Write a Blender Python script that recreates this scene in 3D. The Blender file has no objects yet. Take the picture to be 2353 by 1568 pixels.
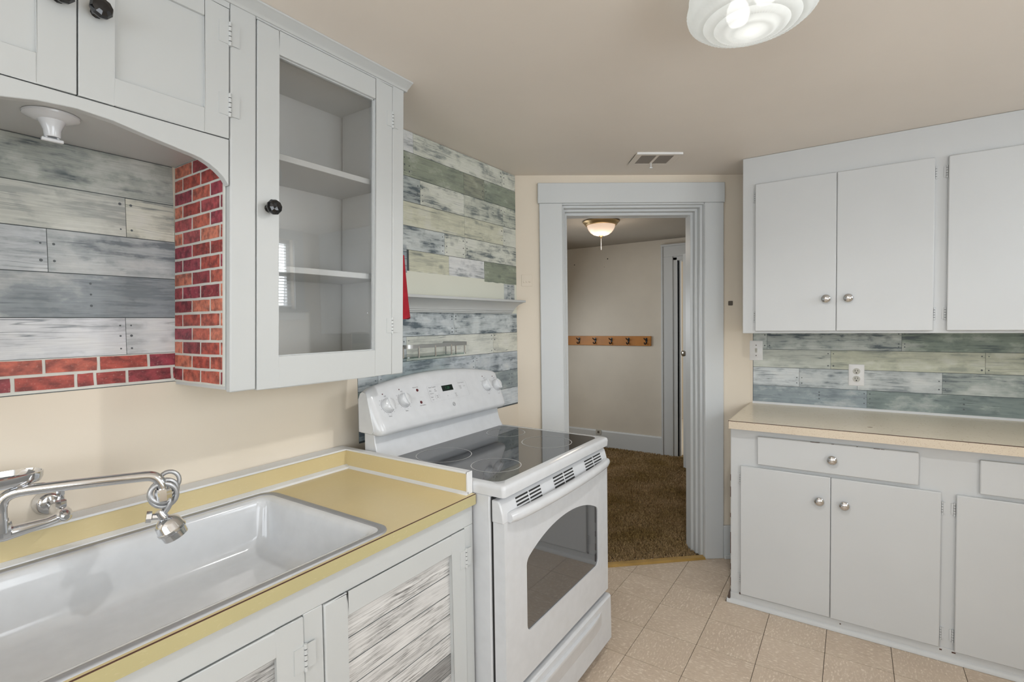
import bpy, bmesh, math, random
from mathutils import Vector, Matrix
random.seed(7)
S = bpy.context.scene
COL = S.collection
PI = math.pi

# ------------------------------------------------------------------ camera, world, light, exposure
CAM_H = 1.381
FOC = 1163.26                      # focal length in pixels of the 2353 px wide frame
YAW, PITCH, ROLL = 0.593217, -0.034737, -0.014269
def cam_axes():
    f = Vector((-math.sin(YAW)*math.cos(PITCH), math.cos(YAW)*math.cos(PITCH), math.sin(PITCH)))
    r0 = Vector((math.cos(YAW), math.sin(YAW), 0)); u0 = r0.cross(f)
    r = math.cos(ROLL)*r0 + math.sin(ROLL)*u0
    return r, r.cross(f), f
_r, _u, _f = cam_axes()
cd = bpy.data.cameras.new('camera'); cam = bpy.data.objects.new('camera', cd); COL.objects.link(cam)
cd.sensor_width = 36.0; cd.lens = FOC*36.0/2353.0; cd.clip_start = 0.02; cd.clip_end = 60
M3 = Matrix((( _r.x, _u.x, -_f.x), (_r.y, _u.y, -_f.y), (_r.z, _u.z, -_f.z)))
cam.matrix_world = Matrix.Translation((0, 0, CAM_H)) @ M3.to_4x4()
S.camera = cam

w = bpy.data.worlds.new('daylight'); S.world = w; w.use_nodes = True
w.node_tree.nodes['Background'].inputs[0].default_value = (0.86, 0.93, 1.0, 1)
w.node_tree.nodes['Background'].inputs[1].default_value = 3.0

S.view_settings.view_transform = 'Standard'
S.view_settings.look = 'None'
S.view_settings.gamma = 1.0
S.view_settings.use_curve_mapping = False
S.view_settings.exposure = -0.12

def area_light(name, loc, direction, sx, sy, watts, col=(1, 1, 1)):
    d = bpy.data.lights.new(name, 'AREA'); d.shape = 'RECTANGLE'; d.size = sx; d.size_y = sy
    d.energy = watts; d.color = col
    o = bpy.data.objects.new(name, d); COL.objects.link(o)
    o.location = loc
    o.rotation_euler = Vector(direction).to_track_quat('-Z', 'Y').to_euler()
    return o
# daylight panels: the kitchen ones fill window openings, hall and far-room ones are added
area_light('window_daylight', (0.0, -1.98, 1.45), (0, 1, 0.32), 2.1, 1.25, 23, (0.93, 0.97, 1.0))
area_light('window_daylight', (1.40, 0.35, 1.42), (-1, 0, 0.32), 1.35, 1.15, 17, (0.93, 0.97, 1.0))
area_light('window_daylight', (1.56, 2.20, 1.83), (-1, 0, -0.1), 0.8, 0.6, 15, (0.93, 0.97, 1.0))
area_light('window_daylight', (-2.965, 4.0, 1.15), (1, 0, -0.45), 1.0, 1.1, 22, (0.93, 0.97, 1.0))  # fill light added against the solid hall end wall, no opening behind it
area_light('window_daylight', (-0.1, 6.2, 1.4), (-1, 0, 0), 1.0, 1.2, 20, (0.93, 0.97, 1.0))  # light added inside the far room, which has no window built

# ------------------------------------------------------------------ materials
MATS = {}
def _nt(name):
    m = bpy.data.materials.new(name); m.use_nodes = True
    nt = m.node_tree; b = nt.nodes['Principled BSDF']
    return m, nt, b
def _noise(nt, scale, detail=4, mapping=None, rough=0.55, coord='Object', add=None):
    tc = nt.nodes.new('ShaderNodeTexCoord'); out = tc.outputs[coord]
    if add is not None:
        va = nt.nodes.new('ShaderNodeVectorMath'); va.operation = 'ADD'
        nt.links.new(out, va.inputs[0]); nt.links.new(add, va.inputs[1]); out = va.outputs[0]
    if mapping:
        mp = nt.nodes.new('ShaderNodeMapping'); mp.inputs['Scale'].default_value = mapping
        nt.links.new(out, mp.inputs['Vector']); out = mp.outputs[0]
    n = nt.nodes.new('ShaderNodeTexNoise'); n.inputs['Scale'].default_value = scale
    n.inputs['Detail'].default_value = detail; n.inputs['Roughness'].default_value = rough
    nt.links.new(out, n.inputs['Vector'])
    return n
def _ramp(nt, src, stops):
    r = nt.nodes.new('ShaderNodeValToRGB'); e = r.color_ramp.elements
    e[0].position = stops[0][0]; e[0].color = (*stops[0][1], 1) if len(stops[0][1]) == 3 else stops[0][1]
    e[1].position = stops[-1][0]; e[1].color = (*stops[-1][1], 1)
    for p, c in stops[1:-1]:
        k = e.new(p); k.color = (*c, 1)
    nt.links.new(src, r.inputs[0]); return r
def _mix(nt, a, b, fac, mode='MIX'):
    m = nt.nodes.new('ShaderNodeMix'); m.data_type = 'RGBA'; m.blend_type = mode
    for s, v in ((m.inputs[0], fac), (m.inputs[6], a), (m.inputs[7], b)):
        if isinstance(v, (int, float)): s.default_value = v
        elif isinstance(v, tuple): s.default_value = (*v, 1) if len(v) == 3 else v
        else: nt.links.new(v, s)
    return m.outputs[2]
def _math(nt, op, a, b=0.0, clamp=False):
    m = nt.nodes.new('ShaderNodeMath'); m.operation = op; m.use_clamp = clamp
    for s, v in ((m.inputs[0], a), (m.inputs[1], b)):
        if isinstance(v, (int, float)): s.default_value = v
        else: nt.links.new(v, s)
    return m.outputs[0]
def _bump(nt, b, src, strength, dist=0.01):
    k = nt.nodes.new('ShaderNodeBump'); k.inputs['Strength'].default_value = strength
    k.inputs['Distance'].default_value = dist
    nt.links.new(src, k.inputs['Height']); nt.links.new(k.outputs[0], b.inputs['Normal'])

def paint(name, col, rough=0.5, mottle=0.04, bump=0.05, scale=3.0, bscale=60, spec=0.5, stretch=None):
    if name in MATS: return MATS[name]
    m, nt, b = _nt(name)
    n = _noise(nt, scale, 5)
    c2 = tuple(max(0, c*(1-mottle*2)) for c in col)
    nt.links.new(_ramp(nt, n.outputs[0], [(0.3, c2), (0.7, col)]).outputs[0], b.inputs['Base Color'])
    b.inputs['Roughness'].default_value = rough
    b.inputs['Specular IOR Level'].default_value = spec
    if bump:
        n2 = _noise(nt, bscale, 3, stretch)
        _bump(nt, b, n2.outputs[0], bump, 0.003)
    MATS[name] = m; return m
def plain(name, col, rough=0.4, metal=0.0, emit=None, estr=0.0, spec=0.5, ior=None):
    if name in MATS: return MATS[name]
    m, nt, b = _nt(name)
    n = _noise(nt, 25, 2)
    c2 = tuple(c*0.95 for c in col)
    nt.links.new(_ramp(nt, n.outputs[0], [(0.3, c2), (0.7, col)]).outputs[0], b.inputs['Base Color'])
    b.inputs['Roughness'].default_value = rough; b.inputs['Metallic'].default_value = metal
    b.inputs['Specular IOR Level'].default_value = spec
    if ior: b.inputs['IOR'].default_value = ior
    if emit:
        b.inputs['Emission Color'].default_value = (*emit, 1); b.inputs['Emission Strength'].default_value = estr
    MATS[name] = m; return m

WHITE = paint('white_gloss_paint', (0.555, 0.575, 0.575), 0.38, 0.02, 0.06, 2.5, 45)
WHITE_B = paint('white_cupboard_paint', (0.615, 0.632, 0.64), 0.42, 0.025, 0.05, 2.0, 40)
TRIM = paint('white_trim_paint', (0.635, 0.66, 0.67), 0.40, 0.02, 0.07, 2.0, 50)
INNER = paint('cupboard_inside_paint', (0.68, 0.69, 0.675), 0.5, 0.03, 0.05)
WALLP = paint('cream_wall_paint', (0.78, 0.70, 0.585), 0.6, 0.02, 0.06, 2.0, 70)
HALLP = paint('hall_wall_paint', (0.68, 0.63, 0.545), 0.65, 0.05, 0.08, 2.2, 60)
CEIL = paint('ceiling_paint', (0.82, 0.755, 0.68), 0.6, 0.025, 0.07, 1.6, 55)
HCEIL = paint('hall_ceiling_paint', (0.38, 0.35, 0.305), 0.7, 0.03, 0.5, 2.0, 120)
ENAMEL = plain('white_range_enamel', (0.645, 0.662, 0.685), 0.16, spec=0.55)
PORC = plain('white_sink_porcelain', (0.67, 0.688, 0.71), 0.12, spec=0.6)
CHROME = plain('polished_chrome', (0.72, 0.73, 0.75), 0.09, 1.0)
STEEL = plain('brushed_steel', (0.50, 0.51, 0.525), 0.42, 0.85)
SATIN = plain('satin_aluminium', (0.50, 0.51, 0.51), 0.35, 0.9)
DARK = plain('dark_gap', (0.02, 0.02, 0.02), 0.8)
BLACKG = plain('black_glass_knob', (0.006, 0.006, 0.007), 0.06, spec=0.6)
BROWNL = plain('dark_brown_edge', (0.075, 0.03, 0.018), 0.6)
VINYL = plain('brown_vinyl_base', (0.085, 0.06, 0.05), 0.5)
PLASTIC = plain('white_plastic', (0.80, 0.80, 0.80), 0.3)
SLOT = plain('outlet_face', (0.52, 0.51, 0.46), 0.4)
GREYT = plain('printed_grey', (0.16, 0.16, 0.17), 0.6)
GREYL = plain('printed_light_grey', (0.42, 0.43, 0.44), 0.6)
BURN = plain('burner_ring_print', (0.62, 0.63, 0.63), 0.4)
REDLED = plain('red_indicator', (0.10, 0.015, 0.02), 0.3)
DISPLAY = plain('green_black_display', (0.006, 0.014, 0.010), 0.1)
DIGIT = plain('dim_green_digit', (0.02, 0.10, 0.05), 0.4, emit=(0.1, 0.55, 0.25), estr=0.08)
RED = paint('red_cloth', (0.48, 0.012, 0.028), 0.85, 0.15, 0.3, 30, 300)
OAK = paint('honey_oak', (0.52, 0.205, 0.030), 0.45, 0.12, 0.1, 6, 60, stretch=(1, 6, 12))
IRON = plain('black_iron', (0.008, 0.008, 0.010), 0.4)
BRASSY = plain('tan_brass', (0.36, 0.25, 0.115), 0.35, 0.6)
THRESH = paint('varnished_pine', (0.50, 0.31, 0.085), 0.4, 0.15, 0.1, 8, 60)
NICKEL = plain('aged_nickel', (0.42, 0.40, 0.36), 0.22, 1.0)
SHADE = plain('warm_frosted_glass', (0.85, 0.72, 0.6), 0.4, emit=(1.0, 0.74, 0.56), estr=0.62)
CAULK = paint('white_caulk', (0.75, 0.76, 0.77), 0.5, 0.03, 0.2, 8, 90)
MORTAR = paint('pale_mortar_print', (0.72, 0.73, 0.68), 0.6, 0.06, 0.1, 20, 120)
SEAM = plain('plank_seam', (0.075, 0.09, 0.095), 0.7)
BARE = paint('bare_cream_wall', (0.74, 0.755, 0.665), 0.6, 0.02, 0.05)
TAUPE = plain('taupe_plate', (0.12, 0.105, 0.085), 0.5)
OUTSIDE = plain('glazing_bar_paint', (0.7, 0.7, 0.7), 0.5)

def laminate(name, col, fleck, rough=0.3, fs=260, amt=0.45):
    m, nt, b = _nt(name)
    n = _noise(nt, 3, 4); base = _ramp(nt, n.outputs[0], [(0.3, tuple(c*0.92 for c in col)), (0.7, col)]).outputs[0]
    n2 = _noise(nt, fs, 2, (1, .35, 1))
    f = _ramp(nt, n2.outputs[0], [(0.60, (0, 0, 0)), (0.72, (amt, amt, amt))]).outputs[0]
    nt.links.new(_mix(nt, base, fleck, f), b.inputs['Base Color'])
    b.inputs['Roughness'].default_value = rough
    MATS[name] = m; return m
LAM_Y = laminate('mustard_laminate', (0.66, 0.545, 0.30), (0.72, 0.62, 0.40), 0.33, 180, 0.25)
LAM_F = laminate('olive_edge_laminate', (0.50, 0.445, 0.235), (0.60, 0.53, 0.32), 0.38, 200, 0.3)
LAM_B = laminate('beige_laminate', (0.78, 0.69, 0.54), (0.52, 0.42, 0.30), 0.25, 120, 0.35)
LAM_E = laminate('speckled_edge_laminate', (0.68, 0.59, 0.465), (0.33, 0.19, 0.11), 0.4, 330, 0.6)

def pane_mat(name, fac=0.10, tint=(1, 1, 1)):
    m = bpy.data.materials.new(name); m.use_nodes = True; nt = m.node_tree
    for n in list(nt.nodes): nt.nodes.remove(n)
    out = nt.nodes.new('ShaderNodeOutputMaterial'); mx = nt.nodes.new('ShaderNodeMixShader')
    tr = nt.nodes.new('ShaderNodeBsdfTransparent'); gl = nt.nodes.new('ShaderNodeBsdfGlossy')
    tr.inputs[0].default_value = (*tint, 1); gl.inputs['Roughness'].default_value = 0.01
    lw = nt.nodes.new('ShaderNodeLayerWeight'); lw.inputs[0].default_value = 0.5
    ad = _math(nt, 'ADD', _math(nt, 'MULTIPLY', _math(nt, 'POWER', lw.outputs['Facing'], 5.0), 1.0 - fac), fac)
    nt.links.new(ad, mx.inputs[0]); nt.links.new(tr.outputs[0], mx.inputs[1]); nt.links.new(gl.outputs[0], mx.inputs[2])
    nt.links.new(mx.outputs[0], out.inputs[0]); MATS[name] = m; return m
PANE = pane_mat('clear_pane', 0.09)
RACKG = pane_mat('rack_glass', 0.08, (0.72, 0.82, 0.80))

def dark_glass(name, base, f0, speck):
    m, nt, b = _nt(name)
    n = _noise(nt, 700, 1)
    nt.links.new(_ramp(nt, n.outputs[0], [(0.50, base), (0.68, speck)]).outputs[0], b.inputs['Base Color'])
    b.inputs['Roughness'].default_value = 0.035; b.inputs['IOR'].default_value = f0
    MATS[name] = m; return m
COOKG = dark_glass('black_ceramic_glass', (0.010, 0.011, 0.013), 1.95, (0.10, 0.105, 0.11))
OVENG = dark_glass('smoked_oven_glass', (0.040, 0.043, 0.047), 2.6, (0.048, 0.051, 0.055))

def plank_mat(name, axis):
    """printed weathered board: object colour = board colour, object alpha = how streaked it is"""
    m, nt, b = _nt(name)
    oi = nt.nodes.new('ShaderNodeObjectInfo')
    off = _math(nt, 'MULTIPLY', oi.outputs['Random'], 37.0)
    cx = nt.nodes.new('ShaderNodeCombineXYZ')
    for k in range(3): nt.links.new(off, cx.inputs[k])
    def mp(a, c): return (a, c, c) if axis == 'x' else (c, a, c)
    patch = _noise(nt, 1.0, 5, mp(7.0, 13.0), 0.6, add=cx.outputs[0])
    streak = _noise(nt, 1.0, 6, mp(6.5, 70.0), 0.66, add=cx.outputs[0])
    grain = _noise(nt, 1.0, 3, mp(11.0, 330.0), add=cx.outputs[0])
    blot = _noise(nt, 26.0, 3, mp(0.8, 1.1), add=cx.outputs[0])
    pm = _ramp(nt, patch.outputs[0], [(0.42, (0, 0, 0)), (0.60, (1, 1, 1))]).outputs[0]
    sm = _ramp(nt, streak.outputs[0], [(0.47, (0, 0, 0)), (0.62, (1, 1, 1))]).outputs[0]
    bm_ = _ramp(nt, blot.outputs[0], [(0.58, (0, 0, 0)), (0.74, (1, 1, 1))]).outputs[0]
    s1 = _math(nt, 'MULTIPLY', pm, sm)
    s2 = _math(nt, 'MULTIPLY', pm, bm_); s2 = _math(nt, 'MULTIPLY', s2, 0.75)
    s3 = _math(nt, 'ADD', s1, s2, True)
    s3 = _math(nt, 'ADD', s3, _math(nt, 'MULTIPLY', pm, 0.30), True)
    amt = _math(nt, 'MULTIPLY', s3, oi.outputs['Alpha'])
    crack = _noise(nt, 1.0, 2, mp(1.6, 42.0), 0.5, add=cx.outputs[0])          # fine printed cracks along the grain
    ck_l = _math(nt, 'SUBTRACT', 1.0, _math(nt, 'MULTIPLY', _math(nt, 'ABSOLUTE', _math(nt, 'SUBTRACT', crack.outputs[0], 0.5)), 75.0), True)
    cmask = _noise(nt, 1.0, 2, mp(4.0, 12.0), add=cx.outputs[0])
    ck_l = _math(nt, 'MULTIPLY', ck_l, _ramp(nt, cmask.outputs[0], [(0.50, (0, 0, 0)), (0.58, (1, 1, 1))]).outputs[0])
    vo = nt.nodes.new('ShaderNodeTexVoronoi'); vo.inputs['Scale'].default_value = 1.0          # printed knots
    tc2 = nt.nodes.new('ShaderNodeTexCoord'); va2 = nt.nodes.new('ShaderNodeVectorMath'); va2.operation = 'ADD'
    nt.links.new(tc2.outputs['Object'], va2.inputs[0]); nt.links.new(cx.outputs[0], va2.inputs[1])
    mp2 = nt.nodes.new('ShaderNodeMapping'); mp2.inputs['Scale'].default_value = (mp(7.0, 11.0)[0], mp(7.0, 11.0)[1], 11.0)
    nt.links.new(va2.outputs[0], mp2.inputs['Vector']); nt.links.new(mp2.outputs[0], vo.inputs['Vector'])
    kn = _ramp(nt, vo.outputs['Distance'], [(0.05, (1, 1, 1)), (0.16, (0, 0, 0))]).outputs[0]
    fine = _math(nt, 'MULTIPLY', _math(nt, 'ADD', ck_l, _math(nt, 'MULTIPLY', kn, 0.7), True), 0.8)
    dk = _mix(nt, oi.outputs['Color'], (0.20, 0.245, 0.275), 1.0, 'MULTIPLY')
    dk = _mix(nt, dk, (0.13, 0.155, 0.18), 0.5)
    c = _mix(nt, oi.outputs['Color'], dk, amt)
    c = _mix(nt, c, dk, fine)
    lm = _ramp(nt, patch.outputs[0], [(0.30, (0.35, 0.35, 0.35)), (0.46, (0, 0, 0))]).outputs[0]
    c = _mix(nt, c, (0.74, 0.75, 0.73), _math(nt, 'MULTIPLY', lm, 1.4))
    g = _ramp(nt, grain.outputs[0], [(0.3, (0.86, 0.86, 0.86)), (0.7, (1.06, 1.06, 1.06))]).outputs[0]
    c = _mix(nt, c, g, 1.0, 'MULTIPLY')
    nt.links.new(c, b.inputs['Base Color']); b.inputs['Roughness'].default_value = 0.5
    b.inputs['Specular IOR Level'].default_value = 0.35
    MATS[name] = m; return m
PLANK_Y = plank_mat('weathered_board_print_along_wall', 'y')
PLANK_X = plank_mat('weathered_board_print_across', 'x')

def brick_mat():
    m, nt, b = _nt('printed_brick')
    oi = nt.nodes.new('ShaderNodeObjectInfo')
    n = _noise(nt, 55, 5, (1, 0.6, 1)); n2 = _noise(nt, 170, 3)
    k = _ramp(nt, n.outputs[0], [(0.35, (0.42, 0.40, 0.46)), (0.62, (1.1, 1.1, 1.1))]).outputs[0]
    c = _mix(nt, oi.outputs['Color'], k, 1.0, 'MULTIPLY')
    k2 = _ramp(nt, n2.outputs[0], [(0.58, (0, 0, 0)), (0.8, (0.5, 0.5, 0.5))]).outputs[0]
    c = _mix(nt, c, (0.62, 0.36, 0.30), k2)
    nt.links.new(c, b.inputs['Base Color']); b.inputs['Roughness'].default_value = 0.5
    _bump(nt, b, n.outputs[0], 0.25, 0.002)
    return m
BRICK = brick_mat()

def whitewash():
    m, nt, b = _nt('whitewashed_board_print')
    oi = nt.nodes.new('ShaderNodeObjectInfo')
    off = _math(nt, 'MULTIPLY', oi.outputs['Random'], 23.0)
    cx = nt.nodes.new('ShaderNodeCombineXYZ')
    for k in range(3): nt.links.new(off, cx.inputs[k])
    p = _noise(nt, 1.0, 4, (20, 5, 18), add=cx.outputs[0])
    s = _noise(nt, 1.0, 7, (40, 12, 240), 0.7, add=cx.outputs[0])
    g = _noise(nt, 1.0, 2, (80, 10, 520), add=cx.outputs[0])
    pm = _ramp(nt, p.outputs[0], [(0.36, (0, 0, 0)), (0.62, (1, 1, 1))]).outputs[0]
    sm = _ramp(nt, s.outputs[0], [(0.44, (0, 0, 0)), (0.60, (1, 1, 1))]).outputs[0]
    a = _math(nt, 'MULTIPLY', pm, sm)
    c = _mix(nt, oi.outputs['Color'], (0.10, 0.098, 0.095), _math(nt, 'MULTIPLY', a, 0.85))
    k = _ramp(nt, g.outputs[0], [(0.3, (0.80, 0.80, 0.80)), (0.65, (1.05, 1.05, 1.05))]).outputs[0]
    c = _mix(nt, c, k, 1.0, 'MULTIPLY')
    nt.links.new(c, b.inputs['Base Color']); b.inputs['Roughness'].default_value = 0.5
    return m
WASH = whitewash()

def tile_mat():
    m, nt, b = _nt('marbled_vinyl_tile')
    oi = nt.nodes.new('ShaderNodeObjectInfo')
    off = _math(nt, 'MULTIPLY', oi.outputs['Random'], 19.0)
    cx = nt.nodes.new('ShaderNodeCombineXYZ')
    for k in range(3): nt.links.new(off, cx.inputs[k])
    n = _noise(nt, 1.0, 5, (58, 140, 60), 0.6, add=cx.outputs[0])
    n2 = _noise(nt, 1.0, 3, (5, 5, 5), add=cx.outputs[0])
    base = _ramp(nt, n2.outputs[0], [(0.3, (0.56, 0.45, 0.345)), (0.7, (0.63, 0.515, 0.40))]).outputs[0]
    f = _ramp(nt, n.outputs[0], [(0.54, (0, 0, 0)), (0.66, (0.75, 0.75, 0.75))]).outputs[0]
    c = _mix(nt, base, (0.84, 0.74, 0.625), f)
    f2 = _ramp(nt, n.outputs[0], [(0.30, (0.5, 0.5, 0.5)), (0.42, (0, 0, 0))]).outputs[0]
    c = _mix(nt, c, (0.43, 0.33, 0.24), f2)
    nt.links.new(c, b.inputs['Base Color']); b.inputs['Roughness'].default_value = 0.36
    return m
TILE = tile_mat()
GROUT = plain('tile_joint', (0.07, 0.05, 0.035), 0.8)

def carpet_mat():
    m, nt, b = _nt('brown_carpet_fibre')
    n = _noise(nt, 3.0, 4); n2 = _noise(nt, 240, 2)
    c = _ramp(nt, n.outputs[0], [(0.35, (0.31, 0.22, 0.095)), (0.65, (0.46, 0.34, 0.20))]).outputs[0]
    k = _ramp(nt, n2.outputs[0], [(0.3, (0.45, 0.45, 0.45)), (0.7, (1.45, 1.4, 1.35))]).outputs[0]
    nt.links.new(_mix(nt, c, k, 1.0, 'MULTIPLY'), b.inputs['Base Color'])
    b.inputs['Roughness'].default_value = 0.95; b.inputs['Specular IOR Level'].default_value = 0.1
    return m
CARPET = carpet_mat()

# ------------------------------------------------------------------ mesh helpers
class MB:
    """collects shapes; build() links them as one mesh object"""
    def __init__(s, xf=None): s.v = []; s.f = []; s.xf = xf
    def add(s, vs, fs):
        o = len(s.v); s.v += [Vector(p) for p in vs]; s.f += [tuple(i+o for i in f) for f in fs]; return s
    def box(s, x0, y0, z0, x1, y1, z1):
        vs = [(x, y, z) for x in (x0, x1) for y in (y0, y1) for z in (z0, z1)]
        return s.add(vs, [(0, 1, 3, 2), (4, 6, 7, 5), (0, 4, 5, 1), (2, 3, 7, 6), (0, 2, 6, 4), (1, 5, 7, 3)])
    def prism(s, poly, axis, a0, a1):
        """poly: 2D points in the plane of the two other axes (xyz order)"""
        def P(p, a):
            return {'x': (a, p[0], p[1]), 'y': (p[0], a, p[1]), 'z': (p[0], p[1], a)}[axis]
        n = len(poly)
        vs = [P(p, a0) for p in poly] + [P(p, a1) for p in poly]
        fs = [tuple(range(n)), tuple(range(2*n-1, n-1, -1))] + [(i, (i+1) % n, (i+1) % n+n, i+n) for i in range(n)]
        return s.add(vs, fs)
    def loft(s, rings, close=True, cap=True):
        n = len(rings[0]); vs = [p for r in rings for p in r]; fs = []
        for k in range(len(rings)-1):
            for i in range(n if close else n-1):
                j = (i+1) % n; fs.append((k*n+i, k*n+j, (k+1)*n+j, (k+1)*n+i))
        if cap:
            fs.append(tuple(range(n))); fs.append(tuple((len(rings)-1)*n+i for i in range(n-1, -1, -1)))
        return s.add(vs, fs)
    def lathe(s, prof, c, d=(0, 0, 1), n=32, cap=True):
        """prof: (radius, height along d)"""
        d = Vector(d).normalized(); a = d.orthogonal().normalized(); b = d.cross(a); c = Vector(c)
        rings = [[c + d*h + (a*math.cos(2*PI*i/n) + b*math.sin(2*PI*i/n))*max(r, 1e-5) for i in range(n)] for r, h in prof]
        return s.loft(rings, True, cap)
    def tube(s, pts, r, n=12, closed=False):
        pts = [Vector(p) for p in pts]; N = len(pts); rings = []; prev = None
        for i, p in enumerate(pts):
            if closed: t = (pts[(i+1) % N] - pts[i-1]).normalized()
            else: t = (pts[min(i+1, N-1)] - pts[max(i-1, 0)]).normalized()
            a = t.orthogonal().normalized() if prev is None else (prev - t*prev.dot(t)).normalized()
            prev = a; b = t.cross(a)
            rr = r[i] if isinstance(r, (list, tuple)) else r
            rings.append([p + (a*math.cos(2*PI*k/n) + b*math.sin(2*PI*k/n))*rr for k in range(n)])
        if closed: rings.append(rings[0])
        return s.loft(rings, True, not closed)
    def build(s, name, mat, parent=None, bevel=0, seg=2, smooth=35, origin=None):
        vs = s.v
        if s.xf: vs = [Vector(s.xf(p)) for p in vs]
        me = bpy.data.meshes.new(name)
        bm = bmesh.new(); bv = [bm.verts.new(p) for p in vs]
        for f in s.f:
            try: bm.faces.new([bv[i] for i in f])
            except ValueError: pass
        bmesh.ops.remove_doubles(bm, verts=bm.verts, dist=1e-6)
        bmesh.ops.recalc_face_normals(bm, faces=bm.faces)
        bm.to_mesh(me); bm.free()
        me.materials.append(mat)
        if smooth:
            me.shade_smooth(); me.set_sharp_from_angle(angle=math.radians(smooth))
        o = bpy.data.objects.new(name, me); COL.objects.link(o)
        if parent is not None: o.parent = parent
        if bevel:
            md = o.modifiers.new('edge', 'BEVEL'); md.width = bevel; md.segments = seg
            md.limit_method = 'ANGLE'; md.angle_limit = math.radians(40); md.harden_normals = False
        return o
def tag(o, label, cat=None, group=None, kind=None):
    o['label'] = label
    if cat: o['category'] = cat
    if group: o['group'] = group
    if kind: o['kind'] = kind
    return o
def thing(name, label, cat, loc=(0, 0, 0), group=None):
    o = bpy.data.objects.new(name, None); COL.objects.link(o); o.empty_display_size = 0.05
    o.location = loc; tag(o, label, cat, group)
    return o
def keep(parent, *objs):
    """parts are built in world coordinates; hold them there under an Empty that stands elsewhere"""
    for o in objs: o.matrix_parent_inverse = Matrix.Translation(parent.location).inverted()
def part(mb, name, mat, parent, bevel=0, seg=2, smooth=35, label=None):
    o = mb.build(name, mat, parent, bevel, seg, smooth)
    off = Vector((0, 0, 0)); p = parent
    while p is not None:
        off += Vector(p.location); p = p.parent
    if off.length > 0: o.location = -off
    # parts keep world-space vertices, so a part that sits under another part needs no further offset
    if parent.type == 'MESH': o.location = (0, 0, 0)
    if label: o['label'] = label
    return o
def struct(mb, name, mat, label, cat, bevel=0, smooth=35):
    return tag(mb.build(name, mat, None, bevel, 2, smooth), label, cat, kind='structure')
def rrect(x0, y0, x1, y1, r, n=6):
    out = []
    for cx, cy, a in ((x1-r, y1-r, 0), (x0+r, y1-r, 90), (x0+r, y0+r, 180), (x1-r, y0+r, 270)):
        for k in range(n+1):
            t = math.radians(a + 90*k/n); out.append((cx + r*math.cos(t), cy + r*math.sin(t)))
    return out
def bez(p0, p1, p2, p3, n=10):
    p0, p1, p2, p3 = map(Vector, (p0, p1, p2, p3))
    return [p0*(1-t)**3 + p1*3*t*(1-t)**2 + p2*3*t*t*(1-t) + p3*t**3 for t in [k/n for k in range(n+1)]]
def text_into(mb, body, size, fn, x, y, align='CENTER'):
    cu = bpy.data.curves.new('lettering', 'FONT'); cu.body = body; cu.size = size; cu.align_x = align; cu.align_y = 'CENTER'
    cu.resolution_u = 2
    o = bpy.data.objects.new('lettering', cu); COL.objects.link(o)
    dg = bpy.context.evaluated_depsgraph_get(); me = bpy.data.meshes.new_from_object(o.evaluated_get(dg))
    mb.add([fn(x + v.co.x, y + v.co.y) for v in me.vertices], [tuple(p.vertices) for p in me.polygons])
    bpy.data.objects.remove(o); bpy.data.curves.remove(cu); bpy.data.meshes.remove(me)

# ------------------------------------------------------------------ the room
XL, YB, XR, YF, ZC = -1.58, 3.19, 1.42, -2.0, 2.21       # left wall, cupboard wall, right wall, wall behind camera, ceiling
ANG = math.radians(36.0)
E_ = Vector((math.cos(ANG), math.sin(ANG), 0)); N_ = Vector((-math.sin(ANG), math.cos(ANG), 0))
O_ = Vector((XL, 2.396, 0))
def DW(p):            # (along the slanted door wall, depth behind its face, height) -> world
    return O_ + E_*p[0] + N_*p[1] + Vector((0, 0, p[2]))

# floor with 9 inch tiles
fl = MB(); fl.prism([(-1.7, YF-.1), (XR+.1, YF-.1), (XR+.1, 3.3), (-.56, 3.3), tuple(DW((1.3, .05, 0)))[:2], tuple(DW((-.15, .05, 0)))[:2]], 'z', -0.12, -0.0035)
floor = struct(fl, 'floor', GROUT, 'beige marbled vinyl tile floor of the kitchen', 'floor')
T = 0.2286; tx0, ty0 = -0.5445, 2.409
tm = MB(); g = 0.0011
tm.prism(rrect(-T/2+g, -T/2+g, T/2-g, T/2-g, 0.0012, 1), 'z', -0.0035, 0.0)
tmesh = None; rest = MB()
def wall_side(x, y):   # how far in front of the slanted wall a floor point lies
    return -(Vector((x, y, 0)) - O_).dot(N_)
for i in range(-5, 10):
    for j in range(-20, 4):
        cx, cy = tx0 + (i+.5)*T, ty0 + (j+.5)*T
        if cx < XL-.05 or cx > XR or cy < YF or cy > YB: continue
        corners = [(cx+sx*T/2, cy+sy*T/2) for sx in (-1, 1) for sy in (-1, 1)]
        ds = [wall_side(*c) for c in corners]
        if max(ds) < 0.0: continue
        if cy < 0.3:
            rest.box(cx-T/2+g, cy-T/2+g, -.0035, cx+T/2-g, cy+T/2-g, 0); continue
        if min(ds) < -0.02:      # tile cut along the slanted wall
            b2 = bmesh.new(); vs = [b2.verts.new((px, py, 0)) for px, py in rrect(cx-T/2+g, cy-T/2+g, cx+T/2-g, cy+T/2-g, .001, 1)]
            b2.faces.new(vs)
            cut = O_ + N_*0.012
            bmesh.ops.bisect_plane(b2, geom=b2.verts[:]+b2.edges[:]+b2.faces[:], plane_co=cut, plane_no=N_, clear_outer=True)
            if b2.faces:
                f0 = b2.faces[:][0]; pl = [(v.co.x, v.co.y) for v in f0.verts]
                MB().prism(pl, 'z', -.0035, 0).build('tile', TILE, floor)
            b2.free(); continue
        if tmesh is None:
            o = tm.build('tile', TILE, floor); tmesh = o.data
        else:
            o = bpy.data.objects.new('tile', tmesh); COL.objects.link(o); o.parent = floor
        o.location = (cx, cy, 0); o.rotation_euler.z = PI/2*((i+j) % 2)
r_ = rest.build('tile_field', TILE, floor); r_['kind'] = 'stuff'

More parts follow.
